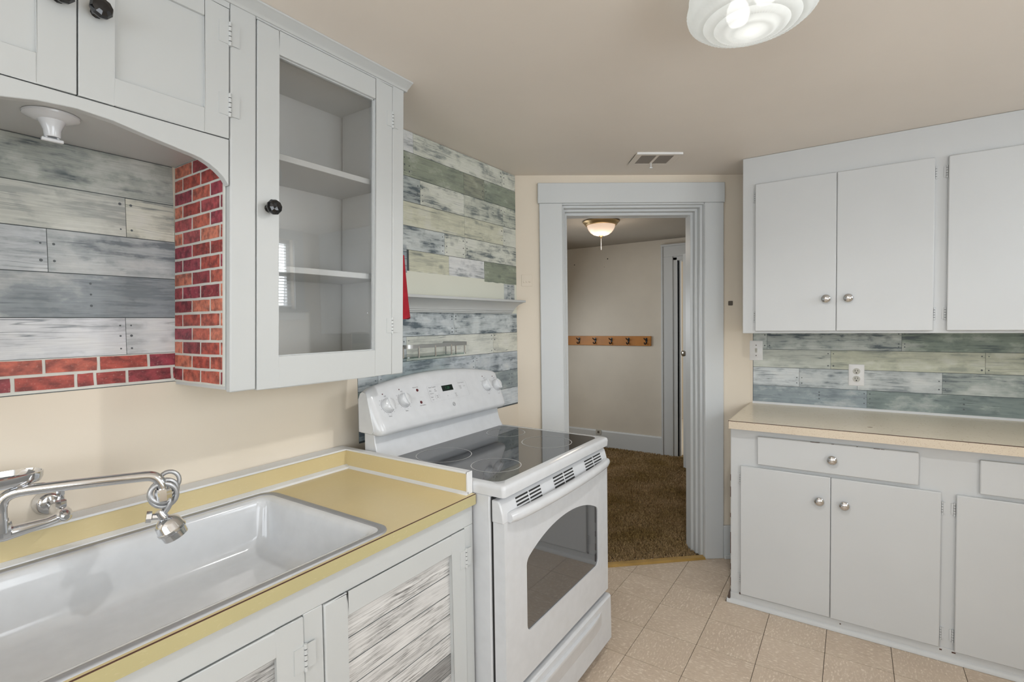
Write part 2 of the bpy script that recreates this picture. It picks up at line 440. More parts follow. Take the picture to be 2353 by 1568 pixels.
struct(MB().prism([(-1.7, YF-.1), (XR+.1, YF-.1), (XR+.1, 3.3), (-.44, 3.3), tuple(DW((1.36, .07, 0)))[:2], tuple(DW((-.15, .07, 0)))[:2]], 'z', ZC, ZC+.1),
       'ceiling', CEIL, 'smooth taupe beige kitchen ceiling with the glass lamp', 'ceiling')
wall_left = struct(MB().box(-1.70, YF-.1, 0, XL, 2.396, ZC), 'wall_left', WALLP, 'cream painted wall behind the sink and the range', 'wall')
wall_back = struct(MB().box(-.53, YB, 0, XR+.1, YB+.12, ZC), 'wall_back', WALLP, 'cream wall behind the long cupboard counter', 'wall')
# slanted wall with the doorway (opening along 0.26..1.074, up to 2.046)
dw = MB(DW)
dw.box(-.15, 0, 0, .26, .14, ZC); dw.box(1.074, 0, 0, 1.345, .14, ZC); dw.box(.26, 0, 2.046, 1.074, .14, ZC)
wall_diag = struct(dw, 'wall_corner', WALLP, 'slanted cream wall holding the doorway', 'wall')
def window_wall(name, mb_boxes, label):
    m = MB()
    for b in mb_boxes: m.box(*b)
    return struct(m, name, WALLP, label, 'wall')
# right wall: a small blind-covered window (seen mirrored in the cupboard glass) and a larger one nearer the camera
W1 = (1.80, 2.60, 1.53, 2.13); W2 = (-.35, 1.05, .85, 2.0)
window_wall('wall_right', [(XR, YF-.1, 0, XR+.12, W2[0], ZC), (XR, W2[0], 0, XR+.12, W2[1], W2[2]), (XR, W2[0], W2[3], XR+.12, W2[1], ZC),
    (XR, W2[1], 0, XR+.12, W1[0], ZC), (XR, W1[0], 0, XR+.12, W1[1], W1[2]), (XR, W1[0], W1[3], XR+.12, W1[1], ZC), (XR, W1[1], 0, XR+.12, YB+.12, ZC)],
    'cream kitchen wall with two windows opposite the sink')
W3 = (-1.1, 1.1, .80, 2.05)
window_wall('wall_front', [(-1.7, YF-.1, 0, W3[0], YF, ZC), (W3[1], YF-.1, 0, XR+.1, YF, ZC), (W3[0], YF-.1, 0, W3[1], YF, W3[2]), (W3[0], YF-.1, W3[3], W3[1], YF, ZC)],
    'cream kitchen wall with a wide window across from the doorway')
def window_x(n, W, label):
    y0, y1, z0, z1 = W
    f = MB()
    for b in ((y0-.09, z0-.09, y0, z1+.09), (y1, z0-.09, y1+.09, z1+.09), (y0, z1, y1, z1+.09), (y0, z0-.09, y1, z0)):
        f.box(XR-.02, b[0], b[1], XR, b[2], b[3])
    o = struct(f, 'window_%d' % n, TRIM, label, 'window', 0.003)
    s_ = MB()
    for b in ((y0, z0, y0+.035, z1), (y1-.035, z0, y1, z1), (y0, z1-.035, y1, z1), (y0, z0, y1, z0+.035), (y0, (z0+z1)/2-.015, y1, (z0+z1)/2+.015)):
        s_.box(XR+.05, b[0], b[1], XR+.08, b[2], b[3])
    part(s_, 'sash', TRIM, o)
    part(MB().box(XR+.062, y0+.03, z0+.03, XR+.066, y1-.03, z1-.03), 'pane', PANE, o)
    part(MB().box(XR-.05, y0-.11, z0-.025, XR+.02, y1+.11, z0), 'window_sill', TRIM, o, 0.003)
    return o
win1 = window_x(1, W1, 'small high window with white blinds on the right wall')
sm_ = MB().prism([(-.012, -.0045), (-.011, -.0055), (.012, .0045), (.011, .0055)], 'y', W1[0]+.01, W1[1]-.01)
smesh = None
for k in range(22):
    z = W1[2]+.03+k*.026
    if smesh is None: o = sm_.build('blind_slat', PLASTIC, win1); smesh = o.data
    else: o = bpy.data.objects.new('blind_slat', smesh); COL.objects.link(o); o.parent = win1
    o.location = (XR+.028, 0, z)
window_x(2, W2, 'larger sash window on the right wall near the camera')
f = MB()
for b in ((W3[0]-.09, W3[2]-.09, W3[0], W3[3]+.09), (W3[1], W3[2]-.09, W3[1]+.09, W3[3]+.09), (W3[0], W3[3], W3[1], W3[3]+.09), (W3[0], W3[2]-.09, W3[1], W3[2]), (-.05, W3[2], .05, W3[3])):
    f.box(b[0], YF, b[1], b[2], YF+.02, b[3])
struct(f, 'window_3', TRIM, 'wide double window on the wall behind the camera', 'window', 0.003)

# ---------------- doorway trim
trim = MB(DW)
door_trim = tag(bpy.data.objects.new('trim_1', None), 'white painted casing around the open doorway to the hall', 'door casing', kind='structure')
COL.objects.link(door_trim)
def dpart(boxes, name, mat=TRIM, bevel=.003):
    m = MB(DW)
    for b in boxes: m.box(*b)
    return part(m, name, mat, door_trim, bevel)
dpart([(.133, -.021, 0, .262, 0, 2.050)], 'casing_board'); dpart([(1.072, -.021, 0, 1.181, 0, 2.050)], 'casing_board')
dpart([(.125, -.026, 2.050, 1.186, 0, 2.162)], 'head_casing')
def jamb(sgn, a0):
    for k, (st, d0, d1) in enumerate(((.0, -.012, .035), (.013, .012, .075), (.026, .05, .11), (.041, .085, .16))):
        w_ = st + .004
        a, b = (a0 - w_, a0 + .02) if sgn > 0 else (a0 - .02, a0 + w_)
        dpart([(a, d0, 0, b, d1, 2.046 - st)], 'jamb_board', bevel=.003)
        dpart([(.262, d0, 2.042 - st, 1.072, d1, 2.062)], 'head_jamb_board', bevel=.003)
jamb(1, 1.074)
for st, d0, d1 in ((.0, -.012, .035), (.013, .012, .075), (.026, .05, .11), (.041, .085, .16)):
    dpart([(.24, d0, 0, .262 + st, d1, 2.046 - st)], 'jamb_board')
dpart([(.20, .14, 0, .30, .16, 2.1), (1.035, .14, 0, 1.16, .16, 2.1), (.20, .14, 2.0, 1.16, .16, 2.1)], 'hall_casing')
# threshold strip lies slightly askew
th = MB(lambda p: DW((p[0], p[1] - .055*(1.07-p[0])/.55, p[2])))
th.prism([(-.03, -.001), (-.018, .010), (.014, .010), (.026, -.001)], 'x', .262, 1.072)
struct(th, 'trim_2', THRESH, 'narrow varnished wood threshold strip under the doorway', 'threshold')
bb = MB(DW); bb.box(1.182, -.018, 0, 1.335, 0, .19); bb.box(1.182, -.032, 0, 1.335, 0, .022)
struct(bb, 'baseboard_corner', TRIM, 'short white baseboard between doorway and cupboard', 'baseboard', .003)

# ---------------- hall behind the doorway
HY = 5.152
hf = MB().prism([(-3.1, 2.25), (-1.7, 2.25), tuple(DW((-.15, .05, 0)))[:2], tuple(DW((1.3, .05, 0)))[:2], (-.56, 3.3), (-.56, HY+2.2), (-3.1, HY+2.2)], 'z', -0.12, -0.004)
struct(hf, 'floor_hall', CARPET, 'carpeted floor of the hall beyond the doorway', 'floor')
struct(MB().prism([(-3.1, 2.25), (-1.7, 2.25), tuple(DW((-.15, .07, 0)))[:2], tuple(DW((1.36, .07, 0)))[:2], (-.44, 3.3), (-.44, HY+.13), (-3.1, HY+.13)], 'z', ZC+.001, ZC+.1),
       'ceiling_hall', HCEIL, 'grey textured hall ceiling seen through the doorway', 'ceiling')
hw = MB(); OX0, OX1 = -1.464, -.70
hw.box(-3.1, HY, 0, OX0, HY+.13, ZC); hw.box(OX1, HY, 0, -.44, HY+.13, ZC); hw.box(OX0, HY, 2.02, OX1, HY+.13, ZC)
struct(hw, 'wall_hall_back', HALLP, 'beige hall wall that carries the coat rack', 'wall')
hn = MB()
for x, z, r_n in ((-2.61, 2.03, .006), (-2.21, 2.065, .007), (-2.25, 1.98, .003)): hn.lathe([(r_n, 0), (r_n*.8, .001), (0, .001)], (x, HY, z), (0, -1, 0), 8)
no_ = hn.build('nail_marks', DARK, bpy.data.objects['wall_hall_back']); no_['kind'] = 'stuff'
struct(MB().box(-3.1, 2.25, 0, -3.0, HY, ZC), 'wall_hall_left', HALLP, 'left end wall of the hall, hidden by the doorway', 'wall')
struct(MB().box(-3.0, 2.25, 0, -1.7, 2.35, ZC), 'wall_hall_front', HALLP, 'hall wall behind the kitchen range wall', 'wall')
struct(MB().box(-.62, 3.31, 0, -.5, HY, ZC), 'wall_hall_right', HALLP, 'right side wall of the hall', 'wall')
wf = MB()
for b in ((3.41, .81, 3.5, 2.09), (4.5, .81, 4.59, 2.09), (3.5, 2.0, 4.5, 2.09), (3.5, .81, 4.5, .90)): wf.box(-3.0, b[0], b[1], -2.96, b[2], b[3])
struct(wf, 'window_4', TRIM, 'added frame round a fill light on the hall end wall, out of sight', 'window', .003)  # frame added on a solid wall, only to surround the hall fill light
hb = MB(); hb.box(-3.0, HY-.016, 0, -1.602, HY, .176); hb.prism([(HY, .176), (HY-.016, .176), (HY-.010, .19), (HY, .19)], 'x', -3.0, -1.602)
struct(hb, 'baseboard_hall', TRIM, 'tall white baseboard along the hall wall', 'baseboard', .002)
hc = tag(bpy.data.objects.new('trim_3', None), 'white casing around the narrow opening at the end of the hall', 'door casing', kind='structure'); COL.objects.link(hc)
part(MB().box(-1.602, HY-.022, 0, -1.504, HY, 2.03), 'casing_board', TRIM, hc, .003)
part(MB().box(-1.602, HY-.022, 2.03, -.63, HY, 2.135), 'head_casing', TRIM, hc, .003)
part(MB().box(-1.625, HY-.034, 2.135, -.63, HY, 2.155), 'cap_molding', TRIM, hc, .004)
part(MB().box(-1.622, HY-.030, 0, -1.602, HY, 2.135), 'back_band', TRIM, hc, .004)
part(MB().box(-1.504, HY-.012, 0, -1.464, HY+.14, 2.02), 'jamb_board', TRIM, hc, .003)
part(MB().box(-1.470, HY+.05, 0, -1.448, HY+.085, 2.01), 'door_stop', TRIM, hc, .003)
part(MB().box(-1.504, HY-.012, 1.99, -.70, HY+.14, 2.03), 'head_jamb_board', TRIM, hc, .003)
fr = MB(); fr.box(-2.6, HY+2.1, 0, -.0, HY+2.2, ZC); fr.box(-2.7, HY+.13, 0, -2.6, HY+2.2, ZC)
fr.box(0, HY+.13, 0, .1, HY+2.2, ZC); fr.box(-2.7, HY+.13, ZC, .1, HY+2.2, ZC+.1); fr.box(-2.7, HY+.13, -.1, .1, HY+2.2, -.003); fr.box(-.44, HY+.03, 0, .1, HY+.13, ZC)
struct(fr, 'wall_far', WALLP, 'bright room glimpsed past the end of the hall', 'wall')

# carpet pile
rnd = random.Random(3)
cp = []; cfc = []
def in_hall(x, y):
    d = (Vector((x, y, 0)) - O_)
    a, k = d.dot(E_), d.dot(N_)
    if y < 2.5 or y > HY-.02 or x < -2.5 or x > -.64: return False
    if k < .16: return .30 < a < 1.03 and k > -.035 - .0*a and k > (.012 - .055*(1.07-a)/.55)
    return True
cnt = 0
while cnt < 66000:
    x = rnd.uniform(-2.45, -.64); y = rnd.uniform(2.55, HY-.02)
    if not in_hall(x, y): continue
    if (abs(x - y*(-.42)) > .85): cnt += .02; continue     # the doorway shows only this part of the hall
    cnt += 1
    a = rnd.uniform(0, 2*PI); wd = rnd.uniform(.0028, .005); h = rnd.uniform(.010, .019)
    lx, ly = rnd.uniform(-.009, .009), rnd.uniform(-.009, .009)
    dx, dy = math.cos(a)*wd, math.sin(a)*wd
    o = len(cp)
    cp += [(x-dx, y-dy, -.003), (x+dx, y+dy, -.003), (x+dx*.7+lx, y+dy*.7+ly, h), (x-dx*.7+lx, y-dy*.7+ly, h)]
    cfc.append((o, o+1, o+2, o+3))
me = bpy.data.meshes.new('carpet'); me.from_pydata(cp, [], cfc); me.materials.append(CARPET)
carpet = bpy.data.objects.new('carpet', me); COL.objects.link(carpet)
tag(carpet, 'shaggy brown carpet pile covering the hall floor', 'carpet', kind='stuff')

# ------------------------------------------------------------------ wallpaper of printed boards and bricks
def sheet(parent, name, box, mat): return part(MB().box(*box), name, mat, parent)
def board(parent, plane, u0, u1, z0, z1, col, streak, mat, slope=0.0, t=.0015, jag=0):
    """plane ('x', value) lies on a wall of constant x with u = y, ('y', value) on constant y with u = x"""
    g = .0011
    u0 += g*.6; u1 -= g*.6; z0 += g; z1 -= g
    ax, val = plane
    pl = [(u0, z0), (u1, z0 + slope*(u1-u0)), (u1, z1 + slope*(u1-u0)), (u0, z1)]
    if jag:      # torn lower edge
        k = 8; low = [(u0 + (u1-u0)*i/k, z0 + slope*(u1-u0)*i/k + random.uniform(-jag, jag)) for i in range(k+1)]
        pl = low + pl[2:]
    m = MB()
    if ax == 'x': m.prism(pl, 'x', val, val + t)
    else: m.prism(pl, 'y', val, val - t)
    o = part(m, 'plank', mat, parent, smooth=0)
    o.color = (*[min(.8, c*1.28) for c in col], streak)
    return o
GRN = (0.255, 0.285, 0.225); CRM = (0.52, 0.525, 0.42); PAL = (0.56, 0.58, 0.52); BLU = (0.45, 0.49, 0.51)
GRY = (0.40, 0.44, 0.46); SLA = (0.235, 0.275, 0.285); WHT = (0.60, 0.615, 0.62); TEA = (0.21, 0.26, 0.24)

P_ = ('x', XL + .0012)
wp = sheet(wall_left, 'wallpaper', (XL, 1.276, .925, XL+.0012, 2.392, 2.208), SEAM)
rows = [  # z0, z1, [(y end of board, colour, streak)...] from y=1.276
 (2.118, 2.207, [(1.60, WHT, .75), (2.268, PAL, .8), (2.392, PAL, .9)]),
 (2.014, 2.118, [(1.939, GRN, .45), (2.104, (0.27, 0.285, 0.225), .5), (2.392, (0.235, 0.27, 0.215), .5)]),
 (1.907, 2.014, [(1.637, (0.42, 0.46, 0.45), 1.0), (1.939, PAL, .9), (2.268, (0.50, 0.525, 0.46), .8), (2.392, (0.48, 0.51, 0.44), .9)]),
 (1.804, 1.907, [(1.939, CRM, .35), (2.268, (0.525, 0.53, 0.425), .45), (2.392, PAL, .4)]),
 (1.702, 1.804, [(1.791, (0.48, 0.52, 0.52), 1.0), (1.941, PAL, 1.0), (2.392, PAL, .95)]),
]
for z0, z1, bs in rows:
    y = 1.276
    for y1, c, s in bs: board(wp, P_, y, y1, z0, z1, c, s, PLANK_Y); y = y1
# torn lower row of the upper wallpaper
for y0, y1, z0, c, s in ((1.56, 1.819, 1.612, CRM, .35), (1.819, 2.093, 1.612, WHT, .7), (2.093, 2.392, 1.597, (0.235, 0.265, 0.205), .45)):
    board(wp, P_, y0, y1, z0, 1.702, c, s, PLANK_Y, jag=.002)
part(MB().box(XL, 1.276, 1.43, XL+.0024, 2.392, 1.612), 'bare_wall_patch', BARE, wp, label='bare cream patch without wallpaper above the shelf')
for k in range(4):
    board(wp, ('x', XL+.0024), 1.505, 1.547, 1.602+k*.03, 1.632+k*.03, ((0.26, 0.30, 0.33), (0.36, 0.40, 0.42))[k % 2], .6, PLANK_Y)
for k in range(3): board(wp, ('x', XL+.0024), 2.268+k*.034, 2.302+k*.034, 1.505, 1.597, (0.46, 0.49, 0.49), 1.0, PLANK_Y)
rows = [
 (1.331, 1.437, [(1.847, BLU, 1.0), (2.392, (0.46, 0.50, 0.51), 1.0)]),
 (1.2256, 1.331, [(1.535, BLU, .8), (2.161, (0.55, 0.565, 0.52), .35), (2.392, (0.56, 0.565, 0.50), .4)]),
 (1.1235, 1.2256, [(1.376, BLU, .8), (2.005, (0.47, 0.51, 0.54), .75), (2.392, (0.40, 0.44, 0.47), .9)]),
 (1.0245, 1.1235, [(1.376, TEA, .4), (2.392, SLA, .5)]),
 (.932, 1.0245, [(1.70, (0.34, 0.40, 0.43), .8), (2.392, (0.50, 0.54, 0.57), .4)]),
]
for z0, z1, bs in rows:
    y = 1.276
    for y1, c, s in bs: board(wp, P_, y, y1, z0, z1, c, s, PLANK_Y); y = y1
def nails(parent, plane, spots, mat=SEAM, r=.0035):
    ax, val = plane; m = MB()
    for u, z in spots:
        d = (1, 0, 0) if ax == 'x' else (0, -1, 0)
        c = (val, u, z) if ax == 'x' else (u, val, z)
        rr = r*random.uniform(.7, 1.2)
        m.lathe([(rr, 0), (rr*.9, .0004)], c, d, 8)
    o = part(m, 'nail_marks', mat, parent, smooth=0); o['kind'] = 'stuff'
NAIL = plain('faded_nail_print', (0.10, 0.115, 0.125), 0.6)
sp = []
for yj, zs in ((1.847, (1.345, 1.362, 1.405, 1.418)), (1.637, (1.925, 1.95, 1.985)), (2.268, (1.92, 1.99, 1.83, 1.88, 2.14, 2.17, 2.19)), (2.104, (2.03, 2.06, 2.09)), (1.791, (1.72, 1.745, 1.785)),
               (1.941, (1.72, 1.75, 1.785)), (2.161, (1.24, 1.30, 1.32)), (2.005, (1.14, 1.165, 1.195, 1.21)), (1.376, (1.14, 1.16)), (1.535, (1.24, 1.31)), (2.32, (1.05, 1.08, 1.10)), (1.56, (2.035, 2.06, 2.09))):
    for z in zs: sp += [(yj-.014, z), (yj+.014, z+random.uniform(-.004, .004))]
nails(wp, ('x', XL+.0028), sp, NAIL)

# alcove behind the faucet: boards above two courses of brick
AY0, AY1 = .075, .658
wa = sheet(wall_left, 'wallpaper', (XL, AY0, 1.232, XL+.0012, AY1, 1.832), SEAM)
for z0, z1, bs in (
 (1.723, 1.829, [(AY1, (0.33, 0.355, 0.325), 1.0)]),
 (1.6205, 1.723, [(.544, (0.48, 0.495, 0.455), .45), (AY1, (0.50, 0.51, 0.44), .7)]),
 (1.5175, 1.6205, [(.385, (0.44, 0.47, 0.49), .6), (AY1, (0.36, 0.39, 0.40), .8)]),
 (1.4105, 1.5175, [(AY1, (0.235, 0.265, 0.285), .5)]),
 (1.3135, 1.4105, [(.534, (0.55, 0.57, 0.60), .45), (AY1, (0.53, 0.555, 0.57), .4)])):
    y = AY0
    for y1, c, s in bs: board(wa, P_, y, y1, z0, z1, c, s, PLANK_Y); y = y1
sp = []
for yj, zs in ((.534, (1.33, 1.363, 1.39)), (.385, (1.545, 1.585)), (.544, (1.64, 1.705))):
    for z in zs: sp += [(yj-.012, z), (yj+.012, z)]
sp += [(.464, z) for z in (1.44, 1.468, 1.495)]
nails(wa, ('x', XL+.0028), sp, NAIL, .003)
part(MB().box(XL, AY0, 1.234, XL+.0020, AY1, 1.3135), 'mortar_strip', MORTAR, wa)
BR = [(0.40, 0.065, 0.055), (0.46, 0.085, 0.06), (0.30, 0.045, 0.055), (0.62, 0.20, 0.125), (0.42, 0.075, 0.085), (0.54, 0.13, 0.085), (0.34, 0.05, 0.075)]
def brick(parent, fn, u0, u1, z0, z1, col):
    k = 3; out = []
    j = lambda: random.uniform(-.0007, .0007)
    for i in range(k): out.append((u0+(u1-u0)*i/k + j(), z0 + j()))
    out.append((u1 + j(), z0 + j())); out.append((u1 + j(), (z0+z1)/2))
    for i in range(k): out.append((u1-(u1-u0)*i/k + j(), z1 + j()))
    out.append((u0 + j(), z1 + j())); out.append((u0 + j(), (z0+z1)/2))
    m = MB(lambda p: fn(p[0], p[1], p[2]))
    n = len(out)
    vs = [(u, z, 0) for u, z in out] + [(u, z, .0018) for u, z in out]
    m.add(vs, [tuple(range(n)), tuple(range(2*n-1, n-1, -1))] + [(i, (i+1) % n, (i+1) % n+n, i+n) for i in range(n)])
    o = part(m, 'brick', BRICK, parent, smooth=0); o.color = (*col, 1); return o
fw = lambda u, z, d: (XL + .0020 + d, u, z)
for z0, z1, js in ((1.279, 1.311, (.075, .145, .255, .369, .473, .582, .657)), (1.241, 1.272, (.075, .20, .314, .427, .465, .532, .638, .657))):
    for a, b in zip(js[:-1], js[1:]):
        if b-a > .012: brick(wa, fw, a+.0035, b-.0035, z0, z1, random.choice(BR))

# wallpaper above the long counter
wr = sheet(wall_back, 'wallpaper', (-.478, YB-.0012, .912, XR-.02, YB, 1.312), SEAM)
PR = ('y', YB - .0012)
for z0, z1, bs in (
 (1.2135, 1.312, [(-.404, (0.36, 0.40, 0.38), .8), (.202, (0.40, 0.435, 0.41), 1.0), (.83, (0.21, 0.255, 0.215), .95), (1.39, (0.25, 0.29, 0.25), .9)]),
 (1.112, 1.2135, [(-.098, (0.46, 0.485, 0.44), .35), (.513, (0.45, 0.465, 0.375), .45), (1.10, (0.43, 0.445, 0.36), .5), (1.39, (0.43, 0.445, 0.36), .5)]),
 (1.008, 1.112, [(-.244, (0.52, 0.555, 0.57), .6), (.02, (0.42, 0.455, 0.465), .8), (.36, (0.46, 0.49, 0.49), .6), (.80, (0.33, 0.37, 0.35), .8), (1.39, (0.33, 0.37, 0.35), .8)]),
 (.914, 1.008, [(.062, (0.25, 0.295, 0.315), .5), (.66, (0.20, 0.245, 0.235), .5), (1.39, (0.17, 0.215, 0.195), .5)])):
    x = -.476
    for x1, c, s in bs: board(wr, PR, x, x1, z0, z1, c, s, PLANK_X); x = x1
sp = []
for xj, zs in ((-.404, (1.235, 1.295)), (.202, (1.235, 1.25, 1.30)), (-.098, (1.13, 1.195)), (.513, (1.13, 1.195)), (-.244, (1.03, 1.06)), (.36, (1.03, 1.07)), (.062, (.94, .965, .99))):
    for z in zs: sp += [(xj-.012, z), (xj+.012, z)]
sp += [(-.15, z) for z in (.95, .97, .985)] + [(.44, z) for z in (.94, .965, .99)]
nails(wr, ('y', YB-.0028), sp, NAIL)

# ------------------------------------------------------------------ hardware shared by cupboards
def chrome_knob(parent, c, d, r=.0205):
    part(MB().lathe([(.0, -.001), (.008, -.001), (.0075, .008), (.013, .012), (r, .016), (r*1.0, .0185), (r*.90, .0215), (r*.62, .0255), (r*.30, .0275), (0, .028)], c, d, 24), 'knob', CHROME, parent, smooth=50)
def black_knob(parent, c, d):
    m = MB().lathe([(.011, -.001), (.0105, .004), (.0075, .009), (.0075, .015), (.012, .018)], c, d, 10)
    m.lathe([(.012, .0175), (.0195, .023), (.0205, .029), (.0175, .036), (.010, .039), (0, .040)], c, d, 10)
    part(m, 'knob', BLACKG, parent, smooth=0, label='black faceted glass knob')
def hinge(parent, mb_fn, s0, s1, z0, z1, sc, mat):
    """butterfly hinge: leaf plates each side of barrel column sc; mb_fn maps (s, depth, z)"""
    m = MB(mb_fn)
    m.box(s0, 0, z0+.004, sc-.003, .0018, z1-.004); m.box(sc+.003, 0, z0+.004, s1, .0018, z1-.004)
    n = 5; h = (z1-z0)/n
    for k in range(n):
        a, b = z0+k*h+.0009, z0+(k+1)*h-.0009
        ring = lambda z: [(sc + .0042*math.cos(2*PI*i/10), .0015+.0042*math.sin(2*PI*i/10), z) for i in range(10)]
        m.loft([ring(a), ring(b)])
    hg = part(m, 'hinge', mat, parent, smooth=40)
    ring = lambda z: [(sc + .0034*math.cos(2*PI*i/8), .0015+.0034*math.sin(2*PI*i/8), z) for i in range(8)]
    part(MB(mb_fn).loft([ring(z0+.001), ring(z1-.001)]), 'hinge_gap_core', DARK, hg)  # dark core added to paint shade into the gaps between knuckles

# ------------------------------------------------------------------ wall cupboards left
SH = .034
shear = lambda p: (p[0], p[1] + SH*(p[2]-1.70), p[2])
FX = -1.29
def cb(): return MB(shear)
tall = thing('wall_cabinet', 'tall white wall cupboard with a single glass door beside the range', 'cabinet', (-1.43, .96, 1.216))
m = cb(); m.box(XL+.001, .664, 1.224, FX-.021, .684, 2.19); part(m, 'side_panel', WHITE, tall)
m = cb(); m.box(XL+.004, 1.232, 1.220, FX-.021, 1.252, 2.19); part(m, 'side_panel', WHITE, tall)
part(cb().box(XL+.004, .684, 1.236, XL+.012, 1.232, 2.16), 'back_panel', INNER, tall)
part(cb().box(XL+.004, .684, 1.226, FX-.021, 1.232, 1.244), 'bottom_panel', INNER, tall)
part(cb().box(XL+.004, .684, 2.146, FX-.021, 1.232, 2.160), 'top_panel', INNER, tall)
part(cb().box(FX-.021, 1.207, 1.244, XL+.02, 1.231, 2.146), 'side_lining', INNER, tall)
for z in (1.845, 1.534): part(cb().box(XL+.012, .684, z, -1.325, 1.207, z+.018), 'shelf', WHITE, tall, .0015)
part(cb().box(FX-.021, .666, 1.218, FX, .7325, 2.192), 'face_stile', WHITE, tall, .004, 3)
part(cb().box(FX-.021, 1.2015, 1.214, FX, 1.2535, 2.192), 'face_stile', WHITE, tall, .004, 3)
part(cb().box(FX-.021, .7325, 2.1815, FX, 1.2015, 2.192), 'face_rail', WHITE, tall)
# glass door (inset, flush)
gd = cb()
gd.box(FX-.021, .7345, 1.216, FX+.001, .7945, 2.180); gd.box(FX-.021, 1.129, 1.216, FX+.001, 1.1995, 2.180)
gd.box(FX-.021, .7945, 1.216, FX+.001, 1.129, 1.3005); gd.box(FX-.021, .7945, 2.1155, FX+.001, 1.129, 2.180)
door = part(gd, 'door', WHITE, tall, .0015)
rb = cb(); rb.box(FX-.016, .7945, 1.3005, FX-.010, 1.129, 1.3035); rb.box(FX-.016, 1.126, 1.3005, FX-.008, 1.129, 2.1155); rb.box(FX-.016, .7945, 2.1125, FX-.008, 1.129, 2.1155)
part(rb, 'glazing_bead', WHITE, door)
part(cb().box(FX-.015, .7945, 1.3005, FX-.0125, 1.129, 2.1155), 'pane', PANE, door, smooth=0, label='clear glass pane mirroring the window')
black_knob(door, shear((FX+.001, .765, 1.695)), (1, 0, 0))
hf_ = lambda p: shear((FX+.001+p[1], p[0], p[2]))
for z in (2.070, 1.380): hinge(door, hf_, 1.176, 1.224, z-.028, z+.028, 1.2005, WHITE)

over = thing('wall_cabinet', 'white two-door cupboard with arched valance above the sink', 'cabinet', (-1.43, .366, 1.75))
part(cb().box(XL+.001, .070, 1.830, FX-.021, .662, 1.842), 'bottom_panel', WHITE, over)
part(cb().box(XL+.001, .050, 1.224, FX-.021, .070, 2.19), 'side_panel', WHITE, over)
part(cb().box(FX-.021, .003, 1.222, FX, .069, 2.192), 'face_stile', WHITE, over, .004, 3)
part(cb().box(FX-.021, .069, 2.172, FX, .664, 2.192), 'face_rail', WHITE, over)
ycen = .3665
half = [(.0, 1.823), (.06, 1.818), (.12, 1.806), (.18, 1.795), (.215, 1.789), (.232, 1.785), (.250, 1.777), (.268, 1.766), (.283, 1.753), (.293, 1.739), (.2965, 1.733)]
arch = [(ycen-a, z) for a, z in reversed(half)] + [(ycen+a, z) for a, z in half[1:]]
m = cb(); vs = []; fs = []
for x in (FX-.021, FX):
    vs += [(x, y, z) for y, z in arch] + [(x, y, 1.8475) for y, z in arch]
n = len(arch)
for i in range(n-1):
    fs += [(i, i+1, n+i+1, n+i), (2*n+i, 3*n+i, 3*n+i+1, 2*n+i+1), (i, 2*n+i, 2*n+i+1, i+1), (n+i, n+i+1, 3*n+i+1, 3*n+i)]
fs += [(0, n, 3*n, 2*n), (n-1, 3*n-1, 4*n-1, 2*n-1)]
m.add(vs, fs); part(m, 'valance', WHITE, over, .0015, label='arched valance board')
# thin trim strip lining the alcove opening edge
for s, (y0, y1) in ((0, (.069, .3662)), (1, (.3668, .6640))):
    d = cb(); z0, z1 = 1.850, 2.170
    p0, p1 = (y0+.061, y1-.058) if s else (y0+.058, y1-.061)
    d.box(FX-.021, y0+.001, z0, FX+.001, p0, z1); d.box(FX-.021, p1, z0, FX+.001, y1-.001, z1)
    d.box(FX-.021, p0, z0, FX+.001, p1, z0+.058); d.box(FX-.021, p0, z1-.043, FX+.001, p1, z1)
    dr = part(d, 'door', WHITE, over, .0012)
    part(cb().box(FX-.018, p0-.004, z0+.054, FX-.0065, p1+.004, z1-.039), 'door_panel', WHITE, dr)
    black_knob(dr, shear((FX+.001, y0+.030 if s else y1-.030, 2.028)), (1, 0, 0))
    hs = .664 if s else .069
    for z in (2.108, 1.932): hinge(dr, hf_, hs-.026, hs+.024, z-.030, z+.030, hs, WHITE)
part(cb().box(FX-.06, .07, 1.85, FX-.05, .662, 2.17), 'gap_shade_sheet', DARK, over)  # black sheet added behind the doors so the gaps look shaded
# crown molding above both units
cr = MB(); cr.prism([(FX-.03, 2.186), (FX+.004, 2.186), (FX+.007, 2.190), (FX+.010, 2.193), (FX+.017, 2.196), (FX+.026, 2.203), (FX+.034, 2.206), (FX+.036, 2.2095), (FX-.03, 2.2095)], 'y', -.35, 1.280)
struct(cr, 'trim_4', WHITE, 'white crown molding between the left cupboards and ceiling', 'molding')
# brick paper on the cupboard side that faces the sink alcove
sb = part(MB(shear).box(XL+.001, .6605, 1.233, FX-.020, .664, 1.829), 'brick_wallpaper', MORTAR, tall, smooth=0)
def fb(u, z, d): p = shear((u, .6605 - d, z)); return p
zr = [1.2345 + .0372*k for k in range(17)]
for k in range(16):
    z0, z1 = zr[k]+.0034, zr[k+1]-.0034
    z1 = min(z1, 1.828)
    js = (-1.577, -1.528, -1.427, -1.326, -1.3115) if k % 2 == 0 else (-1.577, -1.474, -1.376, -1.3115)
    for a, b in zip(js[:-1], js[1:]):
        if b-a > .010: brick(sb, fb, a+.0048, b-.0048, z0, z1, random.choice(BR))
part(MB().tube([(-1.472, 1.245, 1.652), (-1.472, 1.418, 1.652)], .005, 8), 'towel_rod', CHROME, tall)
